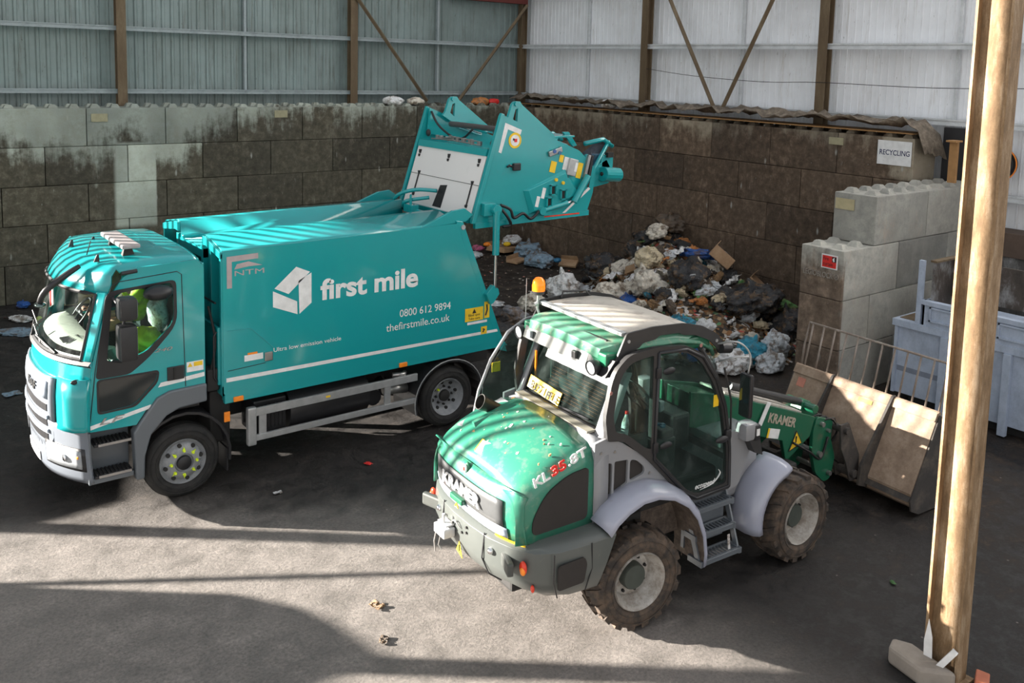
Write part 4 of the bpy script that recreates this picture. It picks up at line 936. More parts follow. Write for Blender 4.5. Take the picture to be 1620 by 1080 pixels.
for k in range(16):
    c = V(-8.06+r4.uniform(-.04, .06), -9.9+k*.08+r4.uniform(-.03, .03), 3.96+r4.uniform(0, .04)); g.box(c-V(.02, .025, .03), c+V(.02, .025, .03), .004)
g.tube([(-8.1, -9.95, 3.95), (-8.1, -9.2, 3.97), (-8.1, -8.6, 3.95)], .012, 6); g.tube([(-8.08, -9.9, 4.0), (-8.09, -9.3, 4.02), (-8.08, -8.9, 3.98)], .010, 6); obj('valve_bank', g, 'steel', tr)
for y, z in ((TF-.08, 4.02), (-10.1, 3.98)):
    g = MB(); g.ball((-8.0, y, z), .06, 2, (.6, .8, 1)); obj('work_lamp', g, 'black', tr)
g = MB(); g.box((-7.75, TF-.065, 4.03), (-7.70, TF-.055, 4.13)); obj('inner_label', g, 'yellow', tr)
g = MB(); g.box((-7.66, TF-.065, 3.93), (-7.60, TF-.055, 4.12)); g.box((-7.57, TF-.065, 3.93), (-7.51, TF-.055, 4.12)); obj('inner_label', g, 'white', tr)
# near tailgate side fittings
ty = TN-.022
g = MB(); g.prism([(-7.90, 4.30), (-7.60, 4.19), (-7.62, 4.12), (-7.85, 4.205), (-7.96, 3.86), (-8.01, 3.88)], 'y', ty-.001, ty); obj('reflective_corner', g, 'white', tr)
g = MB(); g.cyl((-7.72, ty, 4.04), (-7.72, ty-.004, 4.04), .115, seg=32); sk2 = obj('safety_roundel', g, 'yellow', tr)
g = MB(); g.cyl((-7.72, ty-.004, 4.04), (-7.72, ty-.006, 4.04), .082, seg=32); obj('white_disc', g, 'white', sk2)
g = MB(); g.obox((-7.71, ty-.008, 4.04), (.05, .004, .05)); obj('roundel_motif', g, 'red', sk2); g = MB(); g.obox((-7.745, ty-.008, 4.055), (.03, .004, .03), (0, .4, 0)); obj('roundel_motif', g, 'black', sk2)
g = MB(); g.box((-7.76, ty-.05, 3.60), (-7.63, ty, 3.71), .015); g.tube([(-7.76, ty-.02, 3.66), (-7.82, ty-.02, 3.68), (-7.86, ty-.02, 3.66)], .018, 6); obj('rear_lamp_unit', g, 'black', tr)
g = MB(); g.loft([[V(-7.55, ty, 3.30), V(-6.75, ty, 3.58), V(-6.42, ty, 3.18), V(-7.0, ty, 2.98), V(-7.42, ty, 2.93)], [V(-7.48, ty-.05, 3.30), V(-6.78, ty-.05, 3.52), V(-6.5, ty-.05, 3.19), V(-7.02, ty-.05, 3.03), V(-7.36, ty-.05, 2.98)]]); obj('pressed_panel', g, 'teal', tr, bevel=.008)
def lab(name, x, z, w, h, mat, rot=-22, th=.006, y=ty, b=0.):
    g = MB(); g.obox((x, y-th/2, z), (w, th, h), (0, R_(-rot), 0), b); return obj(name, g, mat, tr)
lab('yellow_notice', -6.99, 3.62, .11, .17, 'yellow', -14); lab('orange_notice', -6.83, 3.74, .08, .11, 'yellow', -14); lab('white_notice', -6.74, 3.66, .09, .20, 'white', -14)
cb = lab('control_box', -6.63, 3.60, .17, .26, 'alu', -14, .05, b=.01); lab('serial_label', -6.57, 3.60, .05, .14, 'white', -14, .004, ty-.05)
lab('yellow_plate', -6.46, 3.54, .10, .24, 'yellow', -14); lab('lamp_cluster', -6.97, 3.85, .26, .08, 'steel', 16, .04, b=.01)
for x in (-7.0, -6.9): 
    g = MB(); g.cyl((x, ty-.04, 3.85-(x+6.97)*.28), (x, ty-.052, 3.85-(x+6.97)*.28), .03, seg=12); obj('cluster_button', g, flat('blue_knob', (.05, .12, .35), .4) if x == -7.0 else 'blueplastic', tr)
lab('step_bar', -6.33, 3.60, .05, .36, 'steel', -14, .05, b=.005); lab('handrail_bar', -6.27, 3.52, .05, .50, 'black', -10, .05, b=.01)
sb = lab('switch_panel', -6.86, 3.38, .34, .09, 'black', 24, .05, b=.02)
for x, z, mt in ((-6.97, 3.43, 'yellow'), (-6.83, 3.375, 'yellow')):
    g = MB(); g.cyl((x, ty-.05, z), (x, ty-.075, z), .026, seg=12); obj('switch_knob', g, mt, sb)
for x, z in ((-7.03, 3.28), (-7.10, 3.10), (-6.83, 3.20)):
    g = MB()
    g.obox((x-.05, ty-.065, z), (.02, .05, .15)); g.obox((x+.05, ty-.065, z), (.02, .05, .15)); g.obox((x, ty-.065, z+.07), (.12, .05, .02)); g.obox((x, ty-.065, z-.07), (.12, .05, .02)); o_ = obj('pocket_frame', g, 'teal', tr)
    g = MB(); g.obox((x, ty-.055, z), (.085, .01, .125)); obj('pocket_inside', g, 'dark', o_)
lab('white_notice', -7.20, 3.24, .06, .16, 'white', -14, .006, ty-.05); lab('white_notice', -7.31, 3.12, .06, .16, 'white', -14, .006, ty-.05)
g = MB(); g.cyl((-7.22, ty-.06, 2.98), (-6.74, ty-.06, 3.06), .045, seg=12); pc = obj('lift_cylinder', g, 'teal', tr, smooth='auto')
g = MB(); g.cyl((-6.74, ty-.06, 3.06), (-6.60, ty-.06, 3.085), .02, seg=10); obj('piston_rod', g, 'chrome', pc)
g = MB(); g.cyl((-7.24, ty-.11, 2.98), (-7.24, ty, 2.98), .06, seg=14); g.box((-7.2, ty-.08, 2.90), (-7.05, ty, 2.99), .01); obj('cylinder_mount', g, 'teal', pc)
g = MB(); g.cyl((-6.62, ty-.09, 3.07), (-6.35, ty-.09, 3.46), .055, seg=12); obj('arm_link', g, 'teal', tr, smooth='auto')
g = MB(); g.prism([(-6.78, 2.90), (-6.72, 2.90), (-6.22, 3.24), (-6.26, 3.27)], 'y', ty-.002, ty); obj('white_chevron', g, 'white', tr)
g = MB(); g.box((-7.15, TN-.045, 2.865), (-6.45, TN-.043, 2.885)); obj('red_reflector', g, 'redlens', tr)
g = MB(); g.tube([(-8.0, ty-.06, 3.12), (-7.85, ty-.1, 3.05), (-7.78, ty-.1, 2.92), (-7.6, ty-.08, 2.97), (-7.45, ty-.08, 2.88), (-7.3, ty-.08, 2.98)], .022, 8, smooth_n=5); g.tube([(-8.0, ty-.06, 3.08), (-7.9, ty-.1, 2.95), (-7.82, ty-.08, 2.82), (-7.95, ty-.06, 2.80)], .022, 8, smooth_n=5); obj('hydraulic_hoses', g, 'hose', tr, smooth=True)
# tailgate ram near side and far side
for y, d in ((-10.40, 1), (-8.12, -1)):
    g = MB(); g.box((-8.30, min(y+d*.04, y+d*.18), 2.98), (-8.10, max(y+d*.04, y+d*.18), 3.16), .01); g.cyl((-8.12, y-d*.03, 3.07), (-8.12, y+d*.15, 3.07), .075, seg=16); mt_ = obj('ram_pivot', g, 'teal', tr, bevel=.004)
    g = MB(); g.cyl((-8.12, y, 3.05), (-8.12, y, 2.42), .052, seg=16); rc = obj('tailgate_ram', g, 'teal', tr, smooth='auto')
    g = MB(); g.cyl((-8.12, y, 2.42), (-8.12, y, 1.93), .022, seg=12); obj('piston_rod', g, 'chrome', rc, smooth='auto')
    g = MB(); g.prism([(-8.28, 1.86), (-8.16, 1.98), (-8.07, 1.92), (-8.05, 1.84), (-8.15, 1.72), (-8.20, 1.70)], 'y', y-d*.02, y+d*.06); obj('ram_lug', g, 'teal', tr, bevel=.005)
# bin lift behind the tailgate
g = MB(); g.cyl((-6.98, -9.95, 3.98), (-6.30, -9.7, 3.82), .09, seg=14); g.box((-6.9, -10.0, 4.03), (-6.35, -9.3, 4.06)); obj('lift_beam', g, 'teal', tr, bevel=.004)
g = MB(); g.prism([(-6.42, 4.10), (-6.30, 4.10), (-6.12, 3.88), (-6.2, 3.86)], 'y', -9.8, -9.76); obj('lift_fin', g, 'teal', tr)
g = MB(); g.box((-6.62, -9.98, 3.66), (-6.5, -9.9, 3.80)); obj('amber_reflector', g, 'orange', tr)
for y in (-9.98, -8.7):
    g = MB(); g.tube([(-6.10, y, 3.08), (-5.98, y, 3.40), (-5.60, y, 3.95)], .035, 8); g.tube([(-6.08, y, 3.75), (-6.0, y, 3.40)], .032, 8); g.tube([(-6.12, y, 3.92), (-5.72, y, 3.98), (-5.52, y, 3.86)], .04, 8); obj('lift_arm', g, 'teal', tr, smooth=True)
g = MB(); g.prism([(-6.1, 3.12), (-5.58, 3.95), (-5.70, 4.0), (-6.2, 3.72)], 'y', -9.93, -9.92); obj('acrylic_guard', g, 'acrylic', tr)
g = MB(); g.cyl((-5.75, -10.02, 3.42), (-5.34, -9.95, 3.38), .12, seg=16); g.box((-5.72, -9.95, 3.5), (-5.45, -9.7, 3.72), .02); g.prism([(-5.9, 3.2), (-5.55, 3.25), (-5.4, 3.35), (-5.6, 3.65), (-5.95, 3.5)], 'y', -9.95, -8.6); obj('lift_motor', g, 'teal', tr, bevel=.008)
g = MB(); g.ball((-5.72, -10.0, 3.42), .05, 2); g.box((-5.62, -10.0, 3.68), (-5.5, -9.92, 3.76)); obj('sensor_cap', g, 'dark', tr)
# ---- driver in hi-vis on the far seat
def skin_body(name, verts, edges, rad, mat, parent, root=0, sub=2, label=None):
    me = bpy.data.meshes.new(name); me.from_pydata(verts, edges, [])
    o = bpy.data.objects.new(name, me); COL.objects.link(o); o.modifiers.new('skin', 'SKIN')
    for i, r in enumerate(rad): me.skin_vertices[0].data[i].radius = (r, r) if not isinstance(r, tuple) else r
    for i in range(len(verts)): me.skin_vertices[0].data[i].use_root = (i == root)
    s = o.modifiers.new('sub', 'SUBSURF'); s.levels = sub; s.render_levels = sub
    dg = bpy.context.evaluated_depsgraph_get(); dg.update()
    m2 = bpy.data.meshes.new_from_object(o.evaluated_get(dg)); bpy.data.objects.remove(o)
    return obj(name, m2, mat, parent, label, smooth=True)
pr_ = empty('person', (-12.62, -8.78, 1.66))
tag(pr_, 'truck driver in a yellow hi-vis vest holding the steering wheel', 'person')
px, py, pz = -12.62, -8.78, 1.68
vb = [(px, py, pz+.08), (px+.04, py, pz+.30), (px+.06, py, pz+.50), (px+.03, py, pz+.58), (px-.0, py, pz+.70), (px-.03, py, pz+.80),
      (px+.05, py-.19, pz+.47), (px-.13, py-.27, pz+.27), (px-.40, py-.20, pz+.27), (px-.50, py-.17, pz+.29),
      (px+.05, py+.19, pz+.47), (px-.13, py+.27, pz+.27), (px-.40, py+.16, pz+.27), (px-.50, py+.14, pz+.29),
      (px-.22, py-.11, pz+.10), (px-.42, py-.12, pz+.06), (px-.48, py-.12, pz-.32), (px-.22, py+.11, pz+.10), (px-.42, py+.12, pz+.06), (px-.48, py+.12, pz-.32)]
ed = [(0, 1), (1, 2), (2, 3), (3, 4), (4, 5), (2, 6), (6, 7), (7, 8), (8, 9), (2, 10), (10, 11), (11, 12), (12, 13), (0, 14), (14, 15), (15, 16), (0, 17), (17, 18), (18, 19)]
rd = [(.15, .13), (.16, .13), (.13, .10), .055, .095, .075, .065, .048, .036, .034, .065, .048, .036, .034, .085, .065, .05, .085, .065, .05]
body = skin_body('body', vb, ed, rd, 'skin', pr_)
vv = [(px, py, pz+.06), (px+.04, py, pz+.28), (px+.06, py, pz+.49), (px+.05, py-.17, pz+.47), (px-.05, py-.235, pz+.36), (px+.05, py+.17, pz+.47), (px-.05, py+.235, pz+.36)]
skin_body('hi_vis_vest', vv, [(0, 1), (1, 2), (2, 3), (3, 4), (2, 5), (5, 6)], [(.185, .155), (.19, .155), (.15, .12), .085, .07, .085, .07], 'hivis', pr_)
skin_body('sleeve', [(px-.06, py-.235, pz+.34), (px-.13, py-.27, pz+.27), (px-.30, py-.225, pz+.27)], [(0, 1), (1, 2)], [.066, .056, .046], 'navy', pr_)
skin_body('sleeve', [(px-.06, py+.235, pz+.34), (px-.13, py+.27, pz+.27), (px-.30, py+.19, pz+.27)], [(0, 1), (1, 2)], [.066, .056, .046], 'navy', pr_)
for s in (-1, 1):
    hx, hy, hz = px-.50, py+(.14 if s > 0 else -.17), pz+.29
    for q, L in enumerate((.06, .07, .068, .055)):
        dy = -.028+.019*q
        skin_body('finger', [(hx, hy+dy, hz), (hx-.035, hy+dy*1.1, hz+.02), (hx-.06, hy+dy*1.1, hz-.0), (hx-.05, hy+dy, hz-.03)], [(0, 1), (1, 2), (2, 3)], [.010, .010, .009, .008], 'skin', pr_, sub=1)
    skin_body('thumb', [(hx+.01, hy-s*.03, hz), (hx-.03, hy-s*.045, hz-.01), (hx-.055, hy-s*.04, hz-.02)], [(0, 1), (1, 2)], [.011, .010, .009], 'skin', pr_, sub=1)
hc = V(px-.03, py, pz+.78)
g = MB(); g.ball(hc+V(.03, 0, .03), .105, 3, (.95, .82, .95)); obj('hair', g, flat('brown_hair', (.05, .03, .02), .8), pr_, smooth=True)
for s in (-1, 1):
    g = MB(); g.ball(hc+V(-.078, s*.032, .0), .012, 2); obj('eye', g, 'white', pr_)
    g = MB(); g.ball(hc+V(.0, s*.082, -.01), .022, 2, (.6, .35, 1)); obj('ear', g, 'skin', pr_)
g = MB(); g.ball(hc+V(-.095, 0, -.03), .016, 2, (1, .8, 1.6)); obj('nose', g, 'skin', pr_)
g = MB(); g.ball(hc+V(-.082, 0, -.075), .02, 2, (.3, 1.2, .3)); obj('mouth', g, 'redlens', pr_)
# hi-vis jacket lying on the near seat
g = MB(); g.ball((0, 0, 0), .17, 4, (1.25, 1.0, .85)); jk = obj('hi_vis_jacket', g, flat('yellow_jacket', (.80, .78, .04), .7), smooth=True)
for v in jk.data.vertices: v.co *= 1+.38*noise.noise(v.co*8)
jk.location = (-12.80, -9.98, 1.86); tag(jk, 'crumpled yellow hi-vis jacket on the near seat of the truck cab', 'jacket')
g = MB(); g.ball((0, 0, 0), .15, 3, (.75, 1, 1.5)); pb = obj('clear_bag', g, 'bag_clear', smooth=True)
for v in pb.data.vertices: v.co *= 1+.3*noise.noise(v.co*9)
pb.location = (-12.60, -9.78, 2.12); tag(pb, 'pale plastic sack leaning on the near seat back in the truck cab', 'bag')
# ================================================================ WHEEL LOADER (local frame: +x forward, -y is the near side)
LOCALMODE = True
_obj0 = obj
def obj(name, mb, mat, parent=None, label=None, smooth=False, bevel=0., solid=0., local=False):
    return _obj0(name, mb, mat, parent, label, smooth, bevel, solid, local or LOCALMODE)
ld = empty('wheel_loader', (-10.03, -14.36, 0), R_(-3.8))
tag(ld, 'green and silver wheel loader parked in front of the waste pile', 'loader')
# hood
def sec(x, w, zt, zb=1.06, crown=.05):
    pts = [(-w-.02, zb), (-w-.02, zb+(zt-zb)*.5), (-w-.01, zt-.16), (-w+.025, zt-.07), (-w+.09, zt-.015), (-w+.2, zt+.01)]
    mid = [(-w*.45, zt+.01+crown*.8), (0, zt+.01+crown), (w*.45, zt+.01+crown*.8)]
    return [V(x, a, b) for a, b in pts + mid + [(-a, b) for a, b in pts[::-1]]]
HS = [(-.33, .735, 1.80), (-.5, .74, 1.785), (-.7, .74, 1.74), (-.88, .74, 1.67), (-1.0, .735, 1.60), (-1.08, .72, 1.53), (-1.13, .70, 1.47)]
g = MB(); g.loft([sec(x, w, z) for x, w, z in HS], closed=False); hood = obj('engine_hood', g, 'green', ld, smooth='auto', solid=.012)
# curved rear end of the hood
def rx(y, z): return -1.20 + .13*abs(y/.76)**3.2 + .04*((z-1.25)/.2 if z < 1.25 else 0)*-1
def rear_surf(z0, z1, y0, y1, off=0, nz=4, ny=14):
    rows = [[V(rx(y0+(y1-y0)*i/ny, z0+(z1-z0)*j/nz)-off, y0+(y1-y0)*i/ny, z0+(z1-z0)*j/nz) for i in range(ny+1)] for j in range(nz+1)]
    g = MB(); g.loft(rows, closed=False); return g
g = MB(); rows = []
for z in (1.06, 1.15, 1.25, 1.35, 1.42, 1.48): rows.append([V(rx(y, z) + max(0, z-1.42)*.6, y, z) for y in [-.76+1.52*k/18 for k in range(19)]])
rows.append([V(-1.13+.02*abs(y/.76)**3, y*.97, 1.52+.0*y) for y in [-.76+1.52*k/18 for k in range(19)]])
g.loft(rows, closed=False); obj('hood_rear', g, 'green', hood, smooth='auto', solid=.012)
gp = obj('rear_grille', rear_surf(1.17, 1.41, -.57, .57, .02), flat('grey_grille', (.075, .078, .08), .4), ld, smooth=True, solid=.01)
obj('silver_band', rear_surf(1.07, 1.165, -.60, .74, .018), 'silverband', ld, smooth=True, solid=.01)
obj('yellow_edge_strip', rear_surf(1.045, 1.06, -.76, -.45, .02), 'yellow', ld, solid=.01)
text('maker_lettering', 'KRAMER', 'white', gp, (-1.240, .36, 1.245), .15, LEFTF, width=.66, bold=.006, depth=.004, local=True)
g = MB(); g.box((-1.255, -.02, 1.145), (-1.20, .20, 1.20), .015); obj('hood_handle', g, 'green_dark', ld)
g = MB(); g.ball((-1.17, .02, 1.475), .05, 2, (.5, .8, 1.3)); bd_ = obj('hood_emblem', g, 'green_dark', ld, smooth=True); g = MB(); g.ball((-1.195, .02, 1.48), .033, 2, (.5, .8, 1.3)); obj('emblem_disc', g, 'white', bd_, smooth=True); g = MB(); g.obox((-1.213, .02, 1.48), (.004, .02, .035)); obj('emblem_mark', g, 'red', bd_)
g = MB(); g.tube([(-1.233, .13, 1.085), (-1.233, .10, 1.13), (-1.233, .07, 1.085), (-1.233, .13, 1.085)], .006, 4); obj('warning_decal', g, 'yellow', ld)
# service sticker and scuffs on the hood
g = MB(); g.obox((-1.02, -.02, 1.645), (.13, .15, .004), (0, R_(-38), R_(12))); ss = obj('service_sticker', g, 'white', ld)
g = MB(); g.obox((-1.025, .06, 1.648), (.13, .03, .005), (0, R_(-38), R_(12))); obj('orange_edge', g, 'yellow', ss)
r5 = random.Random(11)
dm = [flat('dropping_white', (.62, .60, .52), .9), flat('rusty_fleck', (.35, .22, .10), .9)]
for k in range(34):
    x = r5.uniform(-1.02, -.38); y = r5.uniform(-.66, .5); zt = interp([(-a[0], a[2]) for a in HS][::1] if 0 else [(a[0], a[2]) for a in HS[::-1]], x)
    zc = zt + .03 + .045*(1-min(1, abs(y)/.62)**1.6); sl = -.18 if x > -.7 else (-.45 if x > -.9 else -.7)
    g = MB(); n = 9; c = V(x, y, zc); rr = r5.uniform(.005, .015) if k > 4 else r5.uniform(.018, .028); pts = []
    for q in range(n):
        a = 2*math.pi*q/n; rad = rr*r5.uniform(.5, 1.2); pts.append(c+V(math.cos(a)*rad, math.sin(a)*rad*.8, math.cos(a)*rad*(-sl)))
    g.loft([[p-V(0, 0, .02) for p in pts], [p+V(0, 0, -.004) for p in pts]]); o = obj('hood_splash', g, dm[k % 2], hood)
# exhaust on its recessed pad
g = MB(); g.prism([(-.95, 1.63), (-.45, 1.80), (-.45, 1.822), (-.95, 1.652)], 'y', .36, .60); obj('exhaust_pad', g, 'silver', ld, bevel=.004)
g = MB(); g.loft([[V(-.92, .28, 1.66), V(-.30, .34, 1.84), V(-.42, .36, 1.86), V(-.92, .34, 1.74)], [V(-.92, .32, 1.66), V(-.30, .36, 1.84), V(-.42, .42, 1.86), V(-.92, .38, 1.74)]]); obj('hood_scoop', g, 'green', hood, smooth='auto')
g = MB(); g.lathe([(.055, 0), (.058, .10), (.068, .2), (.078, .27), (.07, .27), (.055, .15), (.0, .1)], (-.53, .47, 1.74), (-.66, .06, .36), 24); g.cyl((-.48, .47, 1.70), (-.53, .47, 1.76), .08, .06, 20); obj('exhaust_pipe', g, flat('dark_exhaust', (.03, .028, .024), .4, .3), ld, smooth='auto')
for s in (-1, 1):
    y = s*.765
    po = rounded([(-.99, 1.13), (-.40, 1.14), (-.40, 1.61), (-.62, 1.59), (-.85, 1.48), (-.99, 1.28)], [.06, .06, .04, .1, .1, .1])
    obj('side_mesh', plate(po, (), y, .02), 'mesh', hood)
R17 = Euler((R_(90), R_(-17.5), 0)).to_matrix().to_4x4()
text('model_lettering', 'KL', 'white', hood, (-.97, -.752, 1.545), .125, R17, width=.17, bold=.003, depth=.004, local=True)
text('model_lettering', '35', 'red', hood, (-.785, -.752, 1.605), .125, R17, width=.16, bold=.004, depth=.004, local=True)
text('model_lettering', '.8T', 'white', hood, (-.615, -.752, 1.655), .12, R17, width=.22, bold=.003, depth=.004, local=True)
# silver shroud between hood and cab
ring = sec(-.33, .74, 1.80, 1.02, .02); ring2 = sec(-.17, .745, 1.825, 1.02, .0)
g = MB(); g.loft([ring, ring2], closed=False); obj('rear_shroud', g, 'silver', ld, smooth='auto', solid=.015)
g = MB(); g.box((-.30, -.60, 1.835), (-.17, .58, 1.855)); obj('wiper_deck', g, flat('deck_strip', (.22, .21, .17), .7), ld)
g = MB(); g.box((-.21, -.58, 1.856), (-.185, .56, 1.862)); obj('deck_gap', g, 'black', ld)
so_ = [(-.33, 1.02), (-.33, 1.80), (-.19, 1.825), (-.02, 1.75), (.30, 1.53), (.78, 1.05), (.86, .98), (.86, .80), (.74, 1.0), (.56, 1.16), (.33, 1.27), (.04, 1.28), (-.14, 1.21), (-.28, 1.08)]
vh = [rounded([(-.275, 1.19), (-.27, 1.58), (-.12, 1.585), (-.12, 1.27), (-.2, 1.19)], .04), rounded([(-.095, 1.29), (-.095, 1.585), (.065, 1.57), (.065, 1.345)], .02), rounded([(.09, 1.355), (.09, 1.565), (.17, 1.54), (.27, 1.45), (.27, 1.39)], .04)]
for s in (-1, 1):
    y = s*.745; sp = obj('side_shroud', plate(so_, vh, y, .03), 'silver', ld, bevel=.005)
    g = MB(); g.box((-.30, min(y, y-s*.03)-.0, 1.12), (.30, max(y, y-s*.03), 1.60)); 
    obj('vent_grille', plate(rounded([(-.29, 1.16), (-.29, 1.60), (.2, 1.59), (.30, 1.45), (.29, 1.36)], .03), (), y-s*.014, .01), 'mesh', sp)
    for (bx, bz) in ((-.26, 1.70), (-.10, 1.68), (.33, 1.38), (-.27, 1.10)):
        g = MB(); g.cyl((bx, y+s*.01, bz), (bx, y+s*.022, bz), .014, seg=10); obj('shroud_bolt', g, 'steel', sp)
    # rear fender
    arc = [(-.33, 1.08), (-.24, 1.17), (-.10, 1.25), (.08, 1.305), (.28, 1.30), (.50, 1.23), (.70, 1.10), (.84, .93), (.93, .72), (.965, .50), (.955, .38)]
    cx, cz = .10, .475; rows = []
    for x, z in arc:
        d = V(x-cx, 0, z-cz).normalized(); P_ = V(x, 0, z); rows.append([P_+V(0, s*yy, 0)+d*dd for yy, dd in ((.72, .035), (.82, .03), (.91, .01), (.965, -.03), (.985, -.075))])
    g = MB(); g.loft(rows, closed=False); obj('rear_fender', g, 'fender', ld, smooth=True, solid=.015)
    g = MB(); g.loft([[V(x, s*.97, z)+V(cx-x, 0, cz-z).normalized()*.06 for x, z in arc], [V(x, s*.55, z)+V(cx-x, 0, cz-z).normalized()*.06 for x, z in arc]], closed=False); g.loft([[V(x, s*.60, z) for x, z in arc], [V(x, s*.60, min(z, .75)*.8) for x, z in arc]], closed=False); obj('arch_liner', g, 'mudliner', ld, solid=.01)
# chassis
g = MB(); g.box((-.95, -.42, .42), (2.15, .42, 1.05), .03); g.box((2.1, -.38, .42), (2.95, .38, .72), .03); g.box((.3, -.55, .55), (1.9, .55, 1.1), .03); g.box((-.9, -.70, .9), (.3, .70, 1.05)); obj('chassis', g, 'dark', ld)
for x in (.08, 2.33):
    g = MB(); g.cyl((x, -.75, .475), (x, .75, .475), .11, seg=16); g.cyl((x, -.2, .475), (x, .2, .475), .2, .2, 16); obj('axle', g, 'dark', ld)
# bumper / counterweight
def br_(z, f): return z
plan = [(-.22, .97), (-.55, .975), (-.84, .95), (-1.02, .86), (-1.13, .68), (-1.21, .42), (-1.235, .15)]
def ringp(z, dx, dy, cut=0.):
    pts = [(x+dx*(1 if x < -.5 else .5)+(cut if x > -.3 else 0), y-dy) for x, y in plan]
    return [V(x, -y, z) for x, y in pts] + [V(x, y, z) for x, y in pts[::-1]]
g = MB(); g.loft([ringp(1.075, .10, .10, .02), ringp(1.05, .035, .03), ringp(1.02, .0, .0), ringp(.80, -.005, -.01, -.10), ringp(.66, .06, .01, -.18), ringp(.57, .17, .05, -.24), ringp(.55, .30, .12, -.28)], closed=True); bp = obj('rear_counterweight', g, 'bumpergrey', ld, smooth='auto', bevel=.01)
for s in (-1, 1):
    y = s*.983
    g2 = plate(rounded([(-.86, .70), (-.86, .92), (-.58, .93), (-.55, .86), (-.58, .70)], .03), (), y, .012); obj('side_mesh', g2, 'mesh', bp)
    for pts in ([(-.90, 1.03), (-.90, .78), (-.86, .64)], [(-.50, 1.03), (-.49, .80), (-.56, .62)]):
        g = MB(); g.tube([V(a, s*.980, b) for a, b in pts], .006, 5); obj('cover_seam', g, 'black', bp)
    g = MB(); g.tube([V(-1.212, s*.36, 1.04), V(-1.235, s*.36, .82), V(-1.17, s*.38, .66), V(-1.05, s*.4, .57)], .007, 5); obj('cover_seam', g, 'black', bp)
    g = MB(); g.obox((-1.155, s*.62, .89), (.06, .34, .12), (0, 0, s*R_(18)), .02); obj('light_recess', g, flat('bumper_recess', (.06, .065, .06), .5), bp)
    tl = MB(); tl.ball((-1.095, s*.80, .89), .055, 3, (.5, .8, 1.15)); t_ = obj('tail_light', tl, 'redlens', ld, smooth=True)
    g = MB(); g.ball((-1.105, s*.812, .875), .043, 3, (.55, .7, 1)); obj('indicator_lens', g, 'orange', t_, smooth=True)
    g = MB(); g.ball((-1.02, s*.84, .70), .03, 2, (.5, .8, 1.2)); obj('reflector', g, 'redlens', ld, smooth=True)
    g = MB(); g.ball((-1.21, s*.46, .92), .032, 2); obj('hitch_knob', g, 'chrome', ld, smooth=True)
g = MB(); g.box((-1.36, .10, .80), (-1.24, .30, .89), .012); g.box((-1.33, .12, .90), (-1.24, .28, .915)); g.cyl((-1.31, .20, .76), (-1.31, .20, 1.0), .016, seg=8); tb = obj('tow_hitch', g, flat('pale_hitch', (.60, .60, .60), .45), ld, bevel=.004)
g = MB(); g.tube([(-1.33, .28, .86), (-1.35, .30, .70), (-1.34, .29, .60)], .008, 5); g.tube([(-1.34, .20, .80), (-1.35, .22, .70), (-1.33, .20, .66)], .006, 5); g.tube([(-1.26, .15, .9), (-1.27, .08, .98), (-1.25, .0, .93)], .007, 5, smooth_n=4); obj('safety_chain', g, 'steel', tb)
g = MB(); g.prism([(.065, .70), (-.045, .66), (.015, .80)], 'x', -1.248, -1.244); obj('warning_triangle', g, 'yellow', ld)
g = MB(); g.tube([(-1.25, .01, .77), (-1.25, .01, .71)], .006, 5); obj('exclamation_mark', g, 'blackink', ld)
for (y, z) in ((-.10, .98), (-.10, .93), (-.02, .90), (.30, .93)):
    g = MB(); g.cyl((-1.235, y, z), (-1.252, y, z), .012, seg=8); obj('bumper_bolt', g, 'dark', bp)
# cab side frames with windows
CO = rounded([(-.20, 1.80), (-.235, 2.02), (-.16, 2.42), (.02, 2.565), (.35, 2.585), (.73, 2.545), (.97, 2.42), (1.17, 2.16), (1.31, 1.85), (1.40, 1.4), (1.42, .97), (.93, .95), (.76, 1.05), (.28, 1.53), (-.02, 1.77)], [.03, .05, .12, .08, .05, .08, .1, .1, .1, .1, .04, .1, .06, .06, .06])
QW = rounded([(-.11, 1.87), (-.145, 2.02), (-.08, 2.38), (.05, 2.49), (.315, 2.515), (.325, 1.615), (.26, 1.64), (.03, 1.82)], [.03, .05, .12, .06, .02, .02, .06, .06])
DW = rounded([(.385, 2.515), (.71, 2.485), (.91, 2.375), (1.10, 2.12), (1.24, 1.83), (1.335, 1.4), (1.355, 1.04), (.95, 1.02), (.81, 1.10), (.385, 1.53)], [.02, .08, .1, .1, .1, .1, .05, .08, .06, .02])
fr = obj('cab_frame', plate(CO, [QW, DW], -.755, .05), 'frame', ld, bevel=.006)
obj('quarter_window', plate(QW, (), -.76, .006), 'glass', ld)
dr = obj('door_window', plate(DW, (), -.76, .006), 'glass', ld)
g = MB(); g.tube([V(a, -.785, b) for a, b in ((.37, 2.53), (.72, 2.51), (.94, 2.40), (1.14, 2.14), (1.275, 1.84), (1.37, 1.4), (1.39, 1.0), (.94, .985), (.79, 1.07), (.365, 1.51), (.37, 2.53))], .016, 6); dfm = obj('door_frame', g, 'black', ld, smooth=True)
for z in (2.34, 1.62):
    g = MB(); g.box((.34, -.80, z-.05), (.40, -.77, z+.05), .005); g.ball((.50, -.79, z), .05, 2, (1.6, .3, .7)); obj('door_hinge', g, 'black', dfm, smooth='auto')
g = MB(); g.ball((1.24, -.80, 1.52), .055, 2, (1.7, .45, .7)); g.box((1.29, -.81, 1.50), (1.36, -.77, 1.60), .01); obj('door_handle', g, 'black', dfm, smooth='auto')
text('door_lettering', 'ecospeed', 'white', dr, (.93, -.766, 1.065), .075, Euler((R_(90), 0, 0)).to_matrix().to_4x4(), width=.27, shear=.3, depth=.001, bold=.001, local=True)
